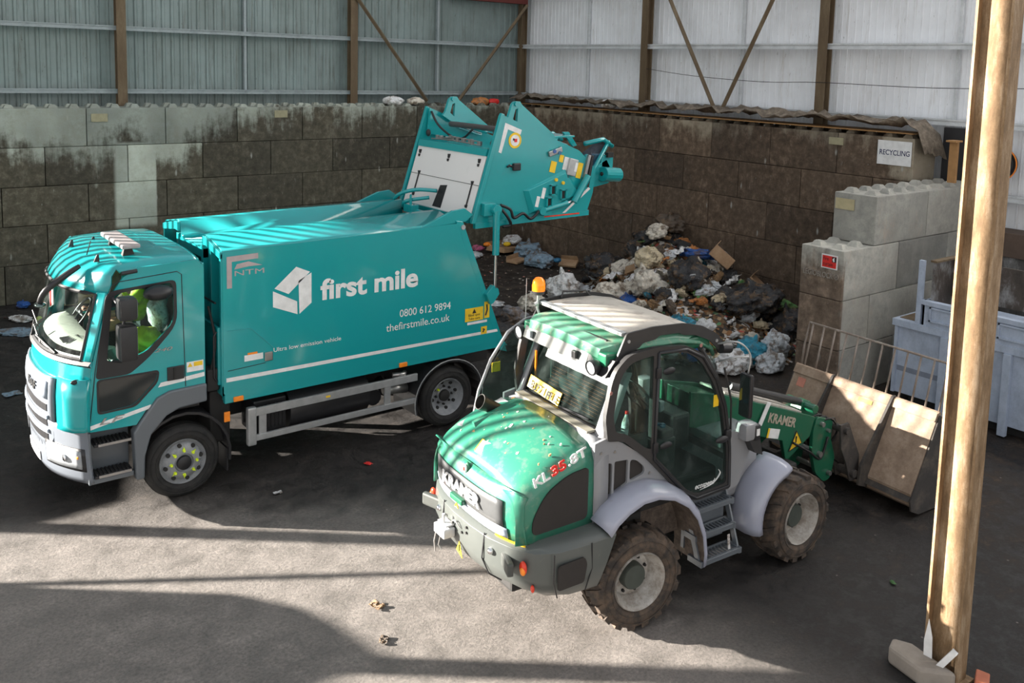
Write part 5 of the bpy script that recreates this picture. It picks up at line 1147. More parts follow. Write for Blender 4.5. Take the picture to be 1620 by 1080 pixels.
g = MB(); g.tube([(1.0, -.766, 1.045), (1.17, -.766, 1.07), (1.27, -.766, 1.15), (1.245, -.766, 1.20)], [.002, .006, .008, .002], 4, smooth_n=4); obj('lettering_swoosh', g, 'white', dr)
g = MB(); g.box((1.13, -.767, 1.86), (1.20, -.764, 1.98)); obj('window_label', g, 'yellow', dr)
for (x, z) in ((-.19, 2.25), (.90, 2.52)):
    g = MB(); g.cyl((x, -.785, z), (x, -.79, z), .018, seg=10); obj('frame_cap', g, flat('dull_red_cap', (.35, .16, .14), .6), fr)
# far side: frame, quarter window, and the left door swung open to the rear
obj('far_cab_frame', plate(CO, [QW, DW], .70, .04), 'frame', ld, bevel=.004)
obj('quarter_window', plate(QW, (), .70, .006), 'glass', ld)
mir = lambda P: [(.70-a, b) for a, b in P][::-1]
od = obj('open_door', plate(mir(DW), (), .83, .006), 'glass', ld, 'left door, swung open towards the rear')
g = MB(); g.tube([V(.70-a, .83, b) for a, b in ((.37, 2.53), (.72, 2.51), (.94, 2.40), (1.14, 2.14), (1.275, 1.84), (1.37, 1.4), (1.39, 1.0), (.94, .985), (.79, 1.07), (.365, 1.51), (.37, 2.53))], .018, 8); obj('door_frame', g, 'silver', od, smooth=True)
g = MB(); g.ball((-.50, .80, 1.60), .04, 2, (1.4, .5, .7)); g.cyl((-.48, .80, 1.62), (-.1, .80, 1.70), .012, seg=6); obj('door_handle', g, 'black', od, smooth='auto')
g = MB(); g.box((-.42, .835, 2.0), (-.32, .84, 2.1)); obj('work_label', g, 'yellow', od)
# rear wall of cab: pillars, glass, visor band
def rg(y, z): return -.155+(z-1.855)*.40-.0*y
def quad(z0, z1, y0, y1, o=0.): 
    g = MB(); g.loft([[V(rg(0, z0)-o, y0, z0), V(rg(0, z0)-o, y1, z0), V(rg(0, z0)-o+.012, y1, z0), V(rg(0, z0)-o+.012, y0, z0)], [V(rg(0, z1)-o, y0, z1), V(rg(0, z1)-o, y1, z1), V(rg(0, z1)-o+.012, y1, z1), V(rg(0, z1)-o+.012, y0, z1)]]); return g
obj('rear_window', quad(1.86, 2.36, -.60, .60), 'glass', ld)
obj('sun_visor_band', quad(2.215, 2.37, -.63, .46, .012), 'white', ld)
for s in (-1, 1):
    g = MB(); rows = []
    for z in (1.80, 1.9, 2.05, 2.2, 2.38):
        w_ = .10-.03*(z-1.8); rows.append([V(rg(0, z)-.03+abs(t)*.0, s*(.60+t), z) for t in (0, .05, .10, .145)]); rows[-1][2].x += .015; rows[-1][3].x += .06
    g.loft(rows, closed=False); obj('rear_pillar', g, 'silver', ld, smooth=True, solid=.03)
    g = MB(); g.tube([V(rg(0, z)-.02, s*.60, z) for z in (1.84, 2.1, 2.38)], .014, 6); obj('window_seal', g, 'black', ld)
g = MB()
for k in range(9): g.tube([V(rg(0, 1.92+k*.03)-.002, -.52, 1.92+k*.03), V(rg(0, 1.92+k*.03)-.002, .30, 1.92+k*.03)], .0007, 3)
obj('heating_wires', g, flat('copper_wire', (.35, .2, .08), .5), ld)
Rp = Euler((R_(90), 0, R_(-90))).to_matrix().to_4x4(); tilt = Matrix.Rotation(R_(-4), 4, 'X')
g = MB(); g.loft([[V(rg(0, 1.875)-.03, .02, 1.865), V(rg(0, 1.875)-.03, .55, 1.90), V(rg(0, 1.875)-.024, .55, 1.90), V(rg(0, 1.875)-.024, .02, 1.865)], [V(rg(0, 1.99)-.03, .02, 1.98), V(rg(0, 1.99)-.03, .55, 2.015), V(rg(0, 1.99)-.024, .55, 2.015), V(rg(0, 1.99)-.024, .02, 1.98)]]); npl2 = obj('number_plate', g, 'yellow', ld)
Rt = Matrix.Translation((0, 0, 0)) @ LEFTF @ Matrix.Rotation(R_(-3.8), 4, 'Z') @ Matrix.Rotation(R_(-21.8), 4, 'X')
text('plate_lettering', 'BU71 FLE', 'blackink', npl2, (rg(0, 1.90)-.058, .525, 1.915), .105, Rt, width=.49, bold=.0025, depth=.001, local=True)
g = MB(); g.tube([V(rg(0, 1.88)-.03, -.02, 1.87), V(rg(0, 1.9)-.04, -.2, 1.885), V(rg(0, 1.90)-.03, -.46, 1.89)], .010, 6); obj('rear_wiper', g, 'black', ld)
g = MB(); g.box((rg(0, 2.1)-.015, .555, 1.95), (rg(0, 2.1)+.0, .575, 2.25)); obj('orange_strip', g, 'orange', ld)
# roof
rows = []
for x, z, w_ in ((-.16, 2.50, .60), (-.14, 2.575, .62), (-.05, 2.60, .67), (.2, 2.615, .69), (.7, 2.60, .69), (1.0, 2.54, .67), (1.2, 2.45, .64), (1.27, 2.36, .60)):
    rows.append([V(x + (.09 if abs(t) == 1 and x < 0 else 0), t*w_, z-(.05 if abs(t) == 1 else 0)+.02*(1-t*t)) for t in (-1, -.9, -.6, -.3, 0, .3, .6, .9, 1)])
g = MB(); g.loft(rows, closed=False); rf = obj('cab_roof', g, 'green_light', ld, smooth='auto', solid=.03)
g = MB(); g.box((-.16, -.66, 2.44), (1.15, .66, 2.56), .02); obj('roof_lining', g, 'green_dark', ld)
g = MB(); g.box((-.03, -.50, 2.615), (-.01, -.16, 2.635)); obj('roof_slot', g, 'black', rf)
g = MB(); g.loft([[V(-.20, -.42, 2.40), V(-.20, .62, 2.40), V(-.16, .62, 2.52), V(-.16, -.42, 2.52)], [V(-.12, -.42, 2.40), V(-.12, .62, 2.40), V(-.10, .62, 2.52), V(-.10, -.42, 2.52)]]); lbar = obj('rear_light_bar', g, 'bumpergrey', ld, bevel=.006)
for y in (.48, -.26):
    g = MB(); g.box((-.225, y-.03, 2.43), (-.19, y+.03, 2.50), .008); obj('bar_button', g, 'frame' if y < 0 else 'lens', lbar)
g = MB(); g.loft([[V(-.20, -.70, 2.36), V(-.20, -.42, 2.37), V(-.16, -.42, 2.52), V(-.10, -.72, 2.51)], [V(-.05, -.70, 2.36), V(-.10, -.42, 2.37), V(-.08, -.42, 2.52), V(-.0, -.72, 2.51)]]); obj('lamp_housing', g, 'black', ld)
for y, x in ((-.56, -.215), (.70, -.16)):
    g = MB(); g.lathe([(0, .03), (.058, .03), (.068, .045), (.072, .03), (.07, 0), (.05, -.05), (0, -.06)], (x, y, 2.43), (-1, 0, -.12), 24); wl_ = obj('work_lamp', g, 'black', ld, smooth='auto')
    g = MB(); g.lathe([(0, .040), (.04, .038), (.056, .032)], (x-.002, y, 2.43), (-1, 0, -.12), 24); obj('lamp_lens', g, 'lens', wl_, smooth=True)
rows = []
for x, z in ((.05, 2.695), (.12, 2.715), (.4, 2.72), (.7, 2.705), (.95, 2.655), (1.15, 2.57), (1.28, 2.47)): rows.append([V(x, t, z+.012*(1-(t/.64)**2)) for t in (-.64, -.4, -.15, .15, .4, .64)])
g = MB(); g.loft(rows, closed=False); fp = obj('roof_guard_plate', g, 'roofdust', ld, smooth='auto', solid=.012)
g = MB(); g.box((.02, -.65, 2.70), (.085, .65, 2.735), .006); obj('guard_front_edge', g, 'alu', fp)
sg = rounded([(-.12, 2.40), (.05, 2.735), (.35, 2.755), (.75, 2.735), (1.0, 2.675), (1.22, 2.56), (1.34, 2.42), (1.26, 2.38), (1.10, 2.52), (.9, 2.60), (.75, 2.62), (.70, 2.65), (.45, 2.66), (.40, 2.63), (.25, 2.62), (.10, 2.50), (-.02, 2.36)], .02, 2)
for s in (-1, 1):
    gs = obj('guard_side_plate', plate(sg, (), s*.685, .02), 'frame', ld, bevel=.003)
    for x, z in ((.07, 2.66), (-.02, 2.46), (-.05, 2.43), (1.2, 2.50)):
        g = MB(); g.cyl((x, s*.695, z), (x, s*.705, z), .016, seg=10); obj('guard_bolt', g, 'alu', gs)
g = MB(); g.cyl((1.25, -.70, 2.42), (1.38, -.70, 2.40), .055, seg=16); obj('front_work_lamp', g, 'black', ld, smooth='auto')
g = MB(); g.tube([(.30, .66, 2.73), (.34, .68, 2.79), (.62, .66, 2.77), (.68, .64, 2.70)], .011, 6); obj('roof_handle', g, 'frame', ld)
# beacon and aerial
g = MB(); g.tube([(.03, .64, 2.56), (.0, .66, 2.66), (.0, .645, 2.82)], .016, 8); g.cyl((0.0, .645, 2.72), (-.03, .66, 2.70), .022, seg=8); bc = obj('beacon_post', g, 'alu', ld)
g = MB(); g.cyl((0, .645, 2.81), (0, .645, 2.845), .060, .068, 20); obj('beacon_base', g, 'frame', bc)
bm_, nt_, b_ = nodes('amber_beacon'); setin(b_, (.95, .22, .01), .12); b_.inputs['Emission Color'].default_value = (1, .22, .01, 1); b_.inputs['Emission Strength'].default_value = .55
g = MB(); g.lathe([(.067, 0), (.068, .06), (.060, .105), (.035, .135), (0, .142)], (0, .645, 2.845), (0, 0, 1), 24); obj('beacon_lens', g, bm_, bc, smooth=True)
g = MB(); g.tube([(-.10, .72, 2.55), (-.10, .72, 2.97)], .004, 5); obj('aerial', g, 'alu', ld)
# windscreen, front frame
g = MB(); g.loft([[V(1.25, -.62, 2.38), V(1.25, .62, 2.38)], [V(1.36, -.62, 1.85), V(1.36, .62, 1.85)], [V(1.42, -.60, 1.30), V(1.42, .60, 1.30)]], closed=False); obj('windscreen', g, 'glass', ld)
g = MB()
for y in (-.70, .66): g.tube([V(.98, y, 2.46), V(1.20, y, 2.15), V(1.35, y, 1.8), V(1.43, y, 1.3), V(1.43, y, 1.0)], .03, 8)
g.box((1.38, -.70, 1.25), (1.45, .68, 1.31)); obj('front_pillar', g, 'frame', ld, smooth='auto')
# cab interior
g = MB(); g.box((-.1, -.70, .98), (1.38, .66, 1.03)); g.box((-.15, -.72, 1.1), (-.10, .68, 1.85)); obj('cab_floor', g, 'dark', ld)
g = MB(); g.box((.10, -.27, 1.35), (.62, .27, 1.50), .05); g.obox((.08, 0, 1.78), (.14, .5, .62), (0, R_(-8), 0), .05); g.box((.0, -.13, 2.05), (.10, .13, 2.25), .03); g.box((.15, -.2, 1.02), (.5, .2, 1.36)); obj('driver_seat', g, 'seat', ld, smooth='auto')
g = MB(); g.box((.0, -.62, 1.25), (.80, -.36, 1.58), .03); g.box((.62, -.60, 1.56), (.78, -.38, 1.66), .02); obj('side_console', g, 'frame', ld)
for k, (x, y) in enumerate(((.70, -.52), (.70, -.45), (.74, -.48))):
    g = MB(); g.box((x-.02, y-.02, 1.66), (x+.02, y+.02, 1.675)); obj('console_button', g, 'blueplastic', ld)
g = MB(); g.cyl((.60, -.48, 1.58), (.62, -.48, 1.70), .012, seg=8); g.ball((.62, -.48, 1.73), .035, 2, (.8, .8, 1.2)); obj('joystick', g, 'chrome', ld, smooth='auto')
g = MB(); c0 = V(.82, -.0, 1.80); ringw = [c0+V(math.sin(a)*.0-math.cos(a)*.10, math.sin(a)*.20, math.cos(a)*.17) for a in [2*math.pi*k/24 for k in range(25)]]
g.tube(ringw, .015, 6, False); g.tube([ringw[0], c0, ringw[9]], .012, 6); g.tube([c0, ringw[15]], .012, 6); g.tube([c0, (1.08, 0, 1.45), (1.15, 0, 1.05)], .035, 8); obj('steering_wheel', g, 'black', ld, smooth=True)
g = MB(); g.box((1.05, -.30, 1.25), (1.30, .30, 1.62), .04); obj('dash_console', g, 'frame', ld)
g = MB(); g.box((1.03, -.12, 1.60), (1.10, .12, 1.72), .02); obj('dash_display', g, 'lens', ld)
g = MB(); g.box((-.08, .50, 1.1), (.3, .66, 1.9), .03); g.box((-.02, -.66, 1.55), (.2, -.52, 1.7), .02); obj('cab_trim', g, flat('pale_cab_trim', (.14, .15, .14), .6), ld)
g = MB(); g.lathe([(0, 0), (.035, 0), (.036, .12), (.030, .15), (.014, .20), (.014, .215), (0, .215)], (.16, -.58, 1.705), (0.1, 0, 1), 16); bt = obj('drink_bottle', g, 'bag_clear', None, smooth='auto'); g = MB(); g.cyl((.182, -.58, 1.918), (.185, -.58, 1.945), .017, seg=12); obj('bottle_cap', g, 'red', bt)
bt.matrix_world = Matrix.Translation((-10.03, -14.36, 0)) @ Matrix.Rotation(R_(-3.8), 4, 'Z'); tag(bt, 'clear drink bottle with a red cap standing in the loader cab', 'bottle')
# steps
for k, (z, y0, y1) in enumerate(((.40, -.97, -.78), (.62, -.88, -.72), (.86, -.84, -.68))):
    g = MB(); g.box((.88, y0, z-.02), (1.40, y0+.03, z+.03)); g.box((.88, y1-.02, z-.02), (1.40, y1, z+.03)); g.box((.86, y0, z-.03), (.90, y1, z+.03)); g.box((1.38, y0, z-.03), (1.42, y1, z+.03))
    for q in range(11): g.box((.92+q*.044, y0, z), (.935+q*.044, y1, z+.02))
    obj('access_step', g, 'cabgrey', ld, bevel=.003)
g = MB(); g.box((.88, -.70, .45), (1.42, -.66, 1.0)); g.prism([(-.66, .98), (-.72, .98), (-.93, .42), (-.87, .42)], 'x', .87, .89); g.prism([(-.66, .98), (-.72, .98), (-.93, .42), (-.87, .42)], 'x', 1.40, 1.42); obj('step_frame', g, 'cabgrey', ld)
g = MB(); g.prism([(1.28, .42), (1.31, .42), (1.29, .58), (1.26, .58)], 'y', -.92, -.915); obj('torn_film', g, 'bag_white', ld)
# front body, fenders, lamps, mirrors
g = MB(); g.box((1.44, -.60, .75), (2.0, .60, 1.40), .03); obj('front_body', g, 'silver', ld)
g = obj('front_side_panel', plate(rounded([(1.42, .93), (1.42, 1.55), (1.58, 1.50), (1.72, 1.32), (1.56, .95)], [.03, .03, .05, .05, .04]), (), -.72, .06), 'silver', ld, bevel=.012)
g = obj('front_side_panel', plate(rounded([(1.42, .93), (1.42, 1.55), (1.58, 1.50), (1.72, 1.32), (1.56, .95)], [.03, .03, .05, .05, .04]), (), .70, .06), 'silver', ld, bevel=.012)
for s in (-1, 1):
    rows = []
    prof = [(1.50, 1.42), (1.75, 1.37), (1.98, 1.27), (2.11, 1.15), (2.06, 1.02), (1.95, .96)]
    # fender: sweeps from the lamp down behind the wheel
    for a in range(106, 190, 7):
        ra = R_(a); r_ = .64+.05*math.sin(R_((a-106)*2.1)); c = V(2.33, 0, .47)
        d = V(math.cos(ra), 0, math.sin(ra)); w2 = min(1, (a-98)/14.)
        rows.append([c+d*(r_+dd)+V(0, s*yy, 0) for yy, dd in ((.56, .01), (.66, .025), (.80, .025), (.89, .0), (.93, -.045*w2), (.925, -.09*w2))])
    g = MB(); g.loft(rows, closed=False); obj('front_fender', g, 'fender', ld, smooth=True, solid=.02)
    g = MB(); g.box((1.52, min(s*.70, s*.86), 1.44), (1.70, max(s*.70, s*.86), 1.62), .04); hd = obj('headlamp', g, 'silver', ld, smooth='auto')
    g = MB(); g.box((1.64, min(s*.69, s*.87), 1.43), (1.73, max(s*.69, s*.87), 1.60), .03); obj('lamp_cover', g, 'black', hd, smooth='auto')
    g = MB(); g.box((1.66, min(s*.865, s*.875), 1.49), (1.70, max(s*.865, s*.875), 1.56)); obj('lamp_marker', g, 'white', hd)
    g = MB(); g.prism([(1.60, 1.44), (1.75, 1.44), (1.80, 1.25), (1.68, 1.30)], 'y', s*.72, s*.84); obj('lamp_bracket', g, 'frame', ld)
    g = MB(); g.tube([(1.18, s*.74, 2.48), (1.22, s*.95, 2.55), (1.36, s*.99, 2.42), (1.37, s*.97, 2.22)], .009, 7, smooth_n=4); g.tube([(1.20, s*.74, 2.30), (1.30, s*.9, 2.38), (1.37, s*.97, 2.38)], .010, 6); ma = obj('mirror_arm', g, 'alu', ld, smooth=True)
    g = MB(); g.box((1.335, s*.97-.075, 1.78), (1.39, s*.97+.075, 2.22), .03); mo = obj('side_mirror', g, 'black', ld, smooth='auto')
    g = MB(); g.box((1.329, s*.97-.06, 1.80), (1.335, s*.97+.06, 2.20)); obj('mirror_glass', g, 'mirror', mo)
    g = MB(); g.tube([(1.40, s*.76, 1.50), (1.34, s*.80, 1.9), (1.22, s*.80, 2.25)], .012, 6); obj('grab_rail', g, 'frame', ld)
def loader_wheel(c, side, yd, rear=True):
    tw, fin, ax = wheel(ld, c, .452, .37, .272, side, 'mudtyre', 'rim', lugs=18 if rear else 18, yawd=yd)
    g = MB(); g.lathe([(.276, -.03), (.268, -.008), (.258, -.03), (.246, -.05), (.242, -.09), (.228, -.105), (.222, -.14), (.208, -.155), (.200, -.19), (.12, -.19), (0, -.19)], (0, 0, 0), ax, 56); rm_ = obj('rim', fin(g), 'rim', tw, smooth='auto')
    g = MB(); g.lathe([(.125, -.19), (.122, -.12), (.112, -.105), (0, -.10)], (0, 0, 0), ax, 32); obj('hub', fin(g), flat('hub_grey_green', (.055, .065, .055), .5), tw, smooth='auto')
    for k in range(8):
        a = 2*math.pi*k/8+.3; g = MB(); g.cyl(V(math.cos(a)*.165, side*-.19, math.sin(a)*.165), V(math.cos(a)*.165, side*-.165, math.sin(a)*.165), .016, .013, 6); obj('wheel_nut', fin(g), 'dark', tw)
loader_wheel((.09, -.985, .475), -1, -6); loader_wheel((.09, .985, .475), 1, -6)
loader_wheel((2.33, -.985, .47), -1, 2, False); loader_wheel((2.33, .985, .47), 1, 2, False)
# boom
bo = [(1.35, 1.42), (1.35, 1.80), (1.85, 1.68), (3.27, 1.17), (3.40, 1.12), (3.32, .90), (2.92, .68), (2.84, .95), (2.06, 1.22)]
g = MB(); g.prism(bo, 'y', -.235, -.205); g.prism(bo, 'y', .205, .235); g.prism([(1.4, 1.5), (1.4, 1.76), (1.85, 1.64), (3.2, 1.15), (3.2, 1.0), (2.06, 1.28)], 'y', -.205, .205); bm2 = obj('lift_boom', g, 'green_dark', ld, bevel=.006)
g = MB(); g.prism([(1.9, 1.665), (3.2, 1.195), (3.2, 1.215), (1.9, 1.69)], 'y', -.19, .19); obj('boom_debris', g, 'roofdust', ld)
g = MB(); g.prism([(1.60, 1.25), (2.15, 1.33), (2.32, 1.12), (2.1, .95), (1.6, .95)], 'y', -.30, -.24); obj('boom_stand', g, 'green', ld, bevel=.01)
Rb = Euler((R_(90), R_(19), 0)).to_matrix().to_4x4()
text('boom_lettering', 'KRAMER', flat('tan_lettering', (.42, .36, .28), .6), bm2, (2.56, -.238, 1.235), .15, Rb, width=.50, bold=.004, depth=.002, local=True)
g = MB(); g.prism([(2.52, 1.48), (2.58, 1.46), (2.44, 1.22), (2.38, 1.24)], 'y', -.262, -.255); obj('paper_strip', g, 'white', bm2)
g = MB(); g.obox((2.67, -.24, 1.075), (.20, .006, .11), (0, R_(16), 0)); bs = obj('service_label', g, 'white', bm2); g = MB(); g.obox((2.58, -.244, 1.10), (.03, .004, .11), (0, R_(16), 0)); obj('yellow_edge', g, 'yellow', bs)
g = MB(); g.prism([(2.95, .80), (3.17, .86), (3.07, 1.02)], 'y', -.242, -.238); wt = obj('warning_triangle', g, 'yellow', bm2)
g = MB(); g.tube([(3.067, -.246, .96), (3.063, -.246, .885)], [.010, .006], 6); g.ball((3.06, -.246, .855), .009, 1); g.tube([(2.95, -.243, .80), (3.17, -.243, .86), (3.07, -.243, 1.02), (2.95, -.243, .80)], .006, 4); obj('exclamation_mark', g, 'blackink', wt)
g = MB(); g.cyl((2.15, -.02, 1.66), (3.36, -.02, 1.245), .045, seg=14); tc_ = obj('tilt_cylinder', g, 'frame', ld, smooth='auto')
g = MB(); g.cyl((3.36, -.02, 1.245), (3.50, -.02, 1.20), .028, seg=12); obj('piston_rod', g, 'chrome', tc_)
g = MB(); g.cyl((3.42, -.22, 1.20), (3.42, .20, 1.20), .055, seg=14); g.prism([(3.30, 1.08), (3.35, 1.26), (3.50, 1.24), (3.60, 1.05), (3.5, .95)], 'y', -.08, .08); obj('boom_head', g, 'green_dark', ld, bevel=.006)
g = MB(); lk = rounded([(3.36, .95), (3.42, 1.12), (3.72, 1.03), (3.70, .80), (3.80, .55), (3.74, .30), (3.62, .27), (3.45, .42), (3.36, .7)], .05, 3)
for y in (-.25, .20): g.prism(lk, 'y', y, y+.05)
obj('tilt_link', g, 'green_dark', ld, bevel=.006)
g = MB()
for x, z, r_ in ((3.50, 1.02, .03), (3.48, .66, .035), (3.68, .38, .03), (3.62, .92, .022)): g.cyl((x, -.29, z), (x, .29, z), r_, seg=12)
obj('link_pins', g, 'steel', ld)
g = MB(); g.cyl((3.80, -.42, .92), (3.80, .42, .92), .045, seg=14); g.cyl((3.98, -.42, .35), (3.98, .42, .35), .05, seg=14)
for y in (-.36, -.16, .16, .36): g.prism([(3.70, 1.0), (3.86, 1.0), (4.10, .55), (4.10, .25), (3.95, .25), (3.85, .5), (3.74, .7)], 'y', y-.015, y+.015)
obj('quick_hitch', g, 'bucketdark', ld, bevel=.004)
g = MB()
for k in range(6):
    y = -.2+k*.07; g.tube([(3.45, y, 1.0), (3.65, y-.06, 1.06), (3.85, y-.02, .85), (3.75, y+.03, .6), (3.95, y, .42)], .013, 6, smooth_n=4)
g.tube([(3.0, -.26, .9), (3.25, -.30, .75), (3.5, -.27, .6), (3.6, -.28, .85)], .014, 6, smooth_n=4); obj('hydraulic_hoses', g, 'hose', ld, smooth=True)
# bucket
bk = empty('loader_bucket_anchor', (0, 0, 0)) if 0 else None
W2 = 1.04
def bprof(t): return t
bp_ = [(4.62, 1.17), (4.40, .74), (4.18, .30), (4.20, .16), (4.32, .08), (4.5, .05), (5.15, .03)]
g = MB(); g.loft([[V(x, -W2, z) for x, z in bp_], [V(x, W2, z) for x, z in bp_]], closed=False); bu = obj('bucket', g, 'bucket', ld, 'worn brown steel bucket shell', solid=.02)
sidep = [(4.62, 1.17), (4.14, .22), (4.17, .10), (4.32, .03), (5.15, .02), (5.2, .08), (4.75, 1.1)]
for s in (-1, 1):
    g = MB(); g.prism(sidep, 'y', s*W2, s*(W2+.025)); obj('bucket_side', g, 'bucketdark', bu, bevel=.004)
g = MB(); g.tube([(4.63, -W2, 1.175), (4.63, W2, 1.175)], .028, 8); g.loft([[V(4.60, -W2, 1.19), V(4.60, W2, 1.19)], [V(4.55, -W2, 1.10), V(4.55, W2, 1.10)]], closed=False); obj('bucket_top_edge', g, 'bucket', bu, solid=.02)
for y in (-.445, .435):
    g = MB(); g.prism([(4.63, 1.22), (4.58, 1.21), (4.02, .45), (4.00, .22), (4.16, .16), (4.20, .30), (4.62, 1.16)], 'y', y-.018, y+.018); obj('bucket_rib', g, 'bucketdark', bu, bevel=.003)
g = MB(); g.loft([[V(4.19, -W2, .27), V(4.19, W2, .27), V(4.17, W2, .22), V(4.17, -W2, .22)], [V(4.16, -W2, .27), V(4.16, W2, .27), V(4.12, W2, .22), V(4.12, -W2, .22)]]); obj('lower_strip', g, 'bucketdark', bu)
g = MB(); g.obox((4.545, -.10, 1.05), (.01, .20, .05), (0, R_(27), 0)); obj('yellow_marking', g, flat('yellow_mark', (.36, .31, .10), .8), bu)
g = MB(); g.obox((4.52, .88, 1.0), (.01, .12, .12), (0, R_(27), .0)); obj('red_marking', g, flat('faded_red_mark', (.50, .20, .14), .8), bu)
g = MB(); g.obox((4.42, -.78, .62), (.012, .14, .03), (0, R_(27), 0)); g.obox((4.25, -.95, .32), (.012, .08, .05), (0, R_(27), 0)); obj('white_mark', g, 'white', bu)
steelbar = rust('worn_bar', (.20, .15, .12), (.30, .25, .21), (.42, .37, .33), 8, .3)
gd = MB(); gd.tube([(4.66, 1.0, 1.18), (4.72, 1.02, 1.45), (4.77, .99, 1.765), (4.77, 0, 1.765), (4.77, -1.02, 1.765)], .015, 7); gdo = obj('bucket_guard_rail', gd, steelbar, bu, 'rail of the bucket guard', smooth=True)
for k in range(12):
    y = .93-k*.178; g = MB(); g.tube([(4.63, y, 1.18), (4.77, y, 1.765)], .013, 7); obj('guard_bar', g, steelbar, bu, smooth=True)
LOCALMODE = False
# ================================================================ WASTE
rt_ = random.Random(21)
def heap(x, y):
    h = 1.32*math.exp(-((x+.75)/1.05)**2-((y+6.55)/1.25)**2)
    h += .78*math.exp(-((x+1.6)/1.6)**2-((y+8.2)/1.5)**2)
    h += .50*math.exp(-((x+2.5)/1.3)**2-((y+9.6)/1.5)**2)
    h += .30*math.exp(-((x+.6)/.9)**2-((y+9.4)/1.2)**2)
    return h-.10
nx, ny = 46, 70; g = MB(); rows = []
for j in range(ny+1):
    y = -4.2-8.0*j/ny; rows.append([V(-5.2+5.18*i/nx, y, max(-.02, heap(-5.2+5.18*i/nx, y)*.93-.03+.10*noise.noise(V(-5.2*3+i*.35, y*3.1, 0)))) for i in range(nx+1)])
g.loft(rows, closed=False)
mm_, nt_, b_ = nodes('mixed_loose_waste'); setin(b_, (.2, .15, .1), .8)
P, _x = world_pos(nt_); v_ = N(nt_, 'ShaderNodeTexVoronoi'); v_.inputs['Scale'].default_value = 14; nt_.links.new(P, v_.inputs['Vector'])
hs_ = N(nt_, 'ShaderNodeSeparateColor'); nt_.links.new(v_.outputs['Color'], hs_.inputs[0])
cr_ = ramp(nt_, hs_.outputs[0], [(0, (.03, .022, .015)), (.2, (.13, .07, .03)), (.38, (.30, .20, .11)), (.52, (.45, .42, .38)), (.62, (.05, .04, .035)), (.74, (.24, .11, .04)), (.86, (.55, .52, .50)), (.93, (.10, .22, .10)), (.97, (.45, .08, .06))]); cr_.color_ramp.interpolation = 'CONSTANT'
nt_.links.new(cr_.outputs[0], b_.inputs['Base Color']); bump(nt_, b_, v_.outputs['Distance'], .9, .04)
hp = obj('loose_waste', g, mm_); tag(hp, 'loose food waste and paper scraps filling the heap between the bags', 'waste', kind='stuff')

def bag_mesh(seed, n=3, tied=True):
    g = MB(); g.ball((0, 0, 0), 1., n); r = random.Random(seed); o = V(seed*3.7, seed*1.3, 0)
    for v in g.b.verts:
        d = v.co.normalized(); f = 1+.30*noise.noise(d*1.6+o)+.20*noise.noise(d*3.6+o*2)+.13*abs(noise.noise(d*8+o))
        f += .10*(1-2.2*abs(noise.noise(d*5+o*3)))*.6 + .05*(1-2*abs(noise.noise(d*12+o))) + .02*noise.noise(d*25)
        c = d*f
        if c.z < -.55: c.z = -.55+(c.z+.55)*.2
        if tied and d.z > .82: c = V(c.x*.35, c.y*.35, c.z+(d.z-.82)*2.2)
        v.co = c
    return g.mesh('waste_bag')
def sheet_mesh(seed, w, h, amp=.35, n=9):
    g = MB(); o = V(seed*2.1, seed, 0); rows = []
    for i in range(n+1): rows.append([V((i/n-.5)*w+.1*noise.noise(V(i*.8, j*.8, seed)), (j/n-.5)*h+.1*noise.noise(V(j*.8, i*.7, seed+5)), amp*noise.noise(V(i*.33, j*.33, seed))+amp*.4*noise.noise(V(i*.9, j*.9, seed))) for j in range(n+1)])
    g.loft(rows, closed=False); return g.mesh('waste_sheet')
BM = [bag_mesh(k, 5 if k < 9 else 3, k % 3 != 1) for k in range(9)]; SM = [sheet_mesh(k, 1, .8) for k in range(6)]
cache = {}
def inst(kind, k, mat):
    key = (kind, k, mat)
    if key not in cache:
        me = (BM if kind == 'b' else SM)[k].copy(); me.materials.clear(); me.materials.append(M[mat])
        for p in me.polygons: p.use_smooth = True
        cache[key] = me
    return cache[key]
def waste(name, kind, k, mat, loc, sc, rot, lb, cat, group=None):
    o = bpy.data.objects.new(name, inst(kind, k, mat)); COL.objects.link(o); o.location = loc; o.scale = sc; o.rotation_euler = rot
    if kind == 's':
        s = o.modifiers.new('s', 'SOLIDIFY'); s.thickness = .012
    return tag(o, lb, cat, group)
def on(x, y, dz=0.): return (x, y, max(0, heap(x, y))+dz)
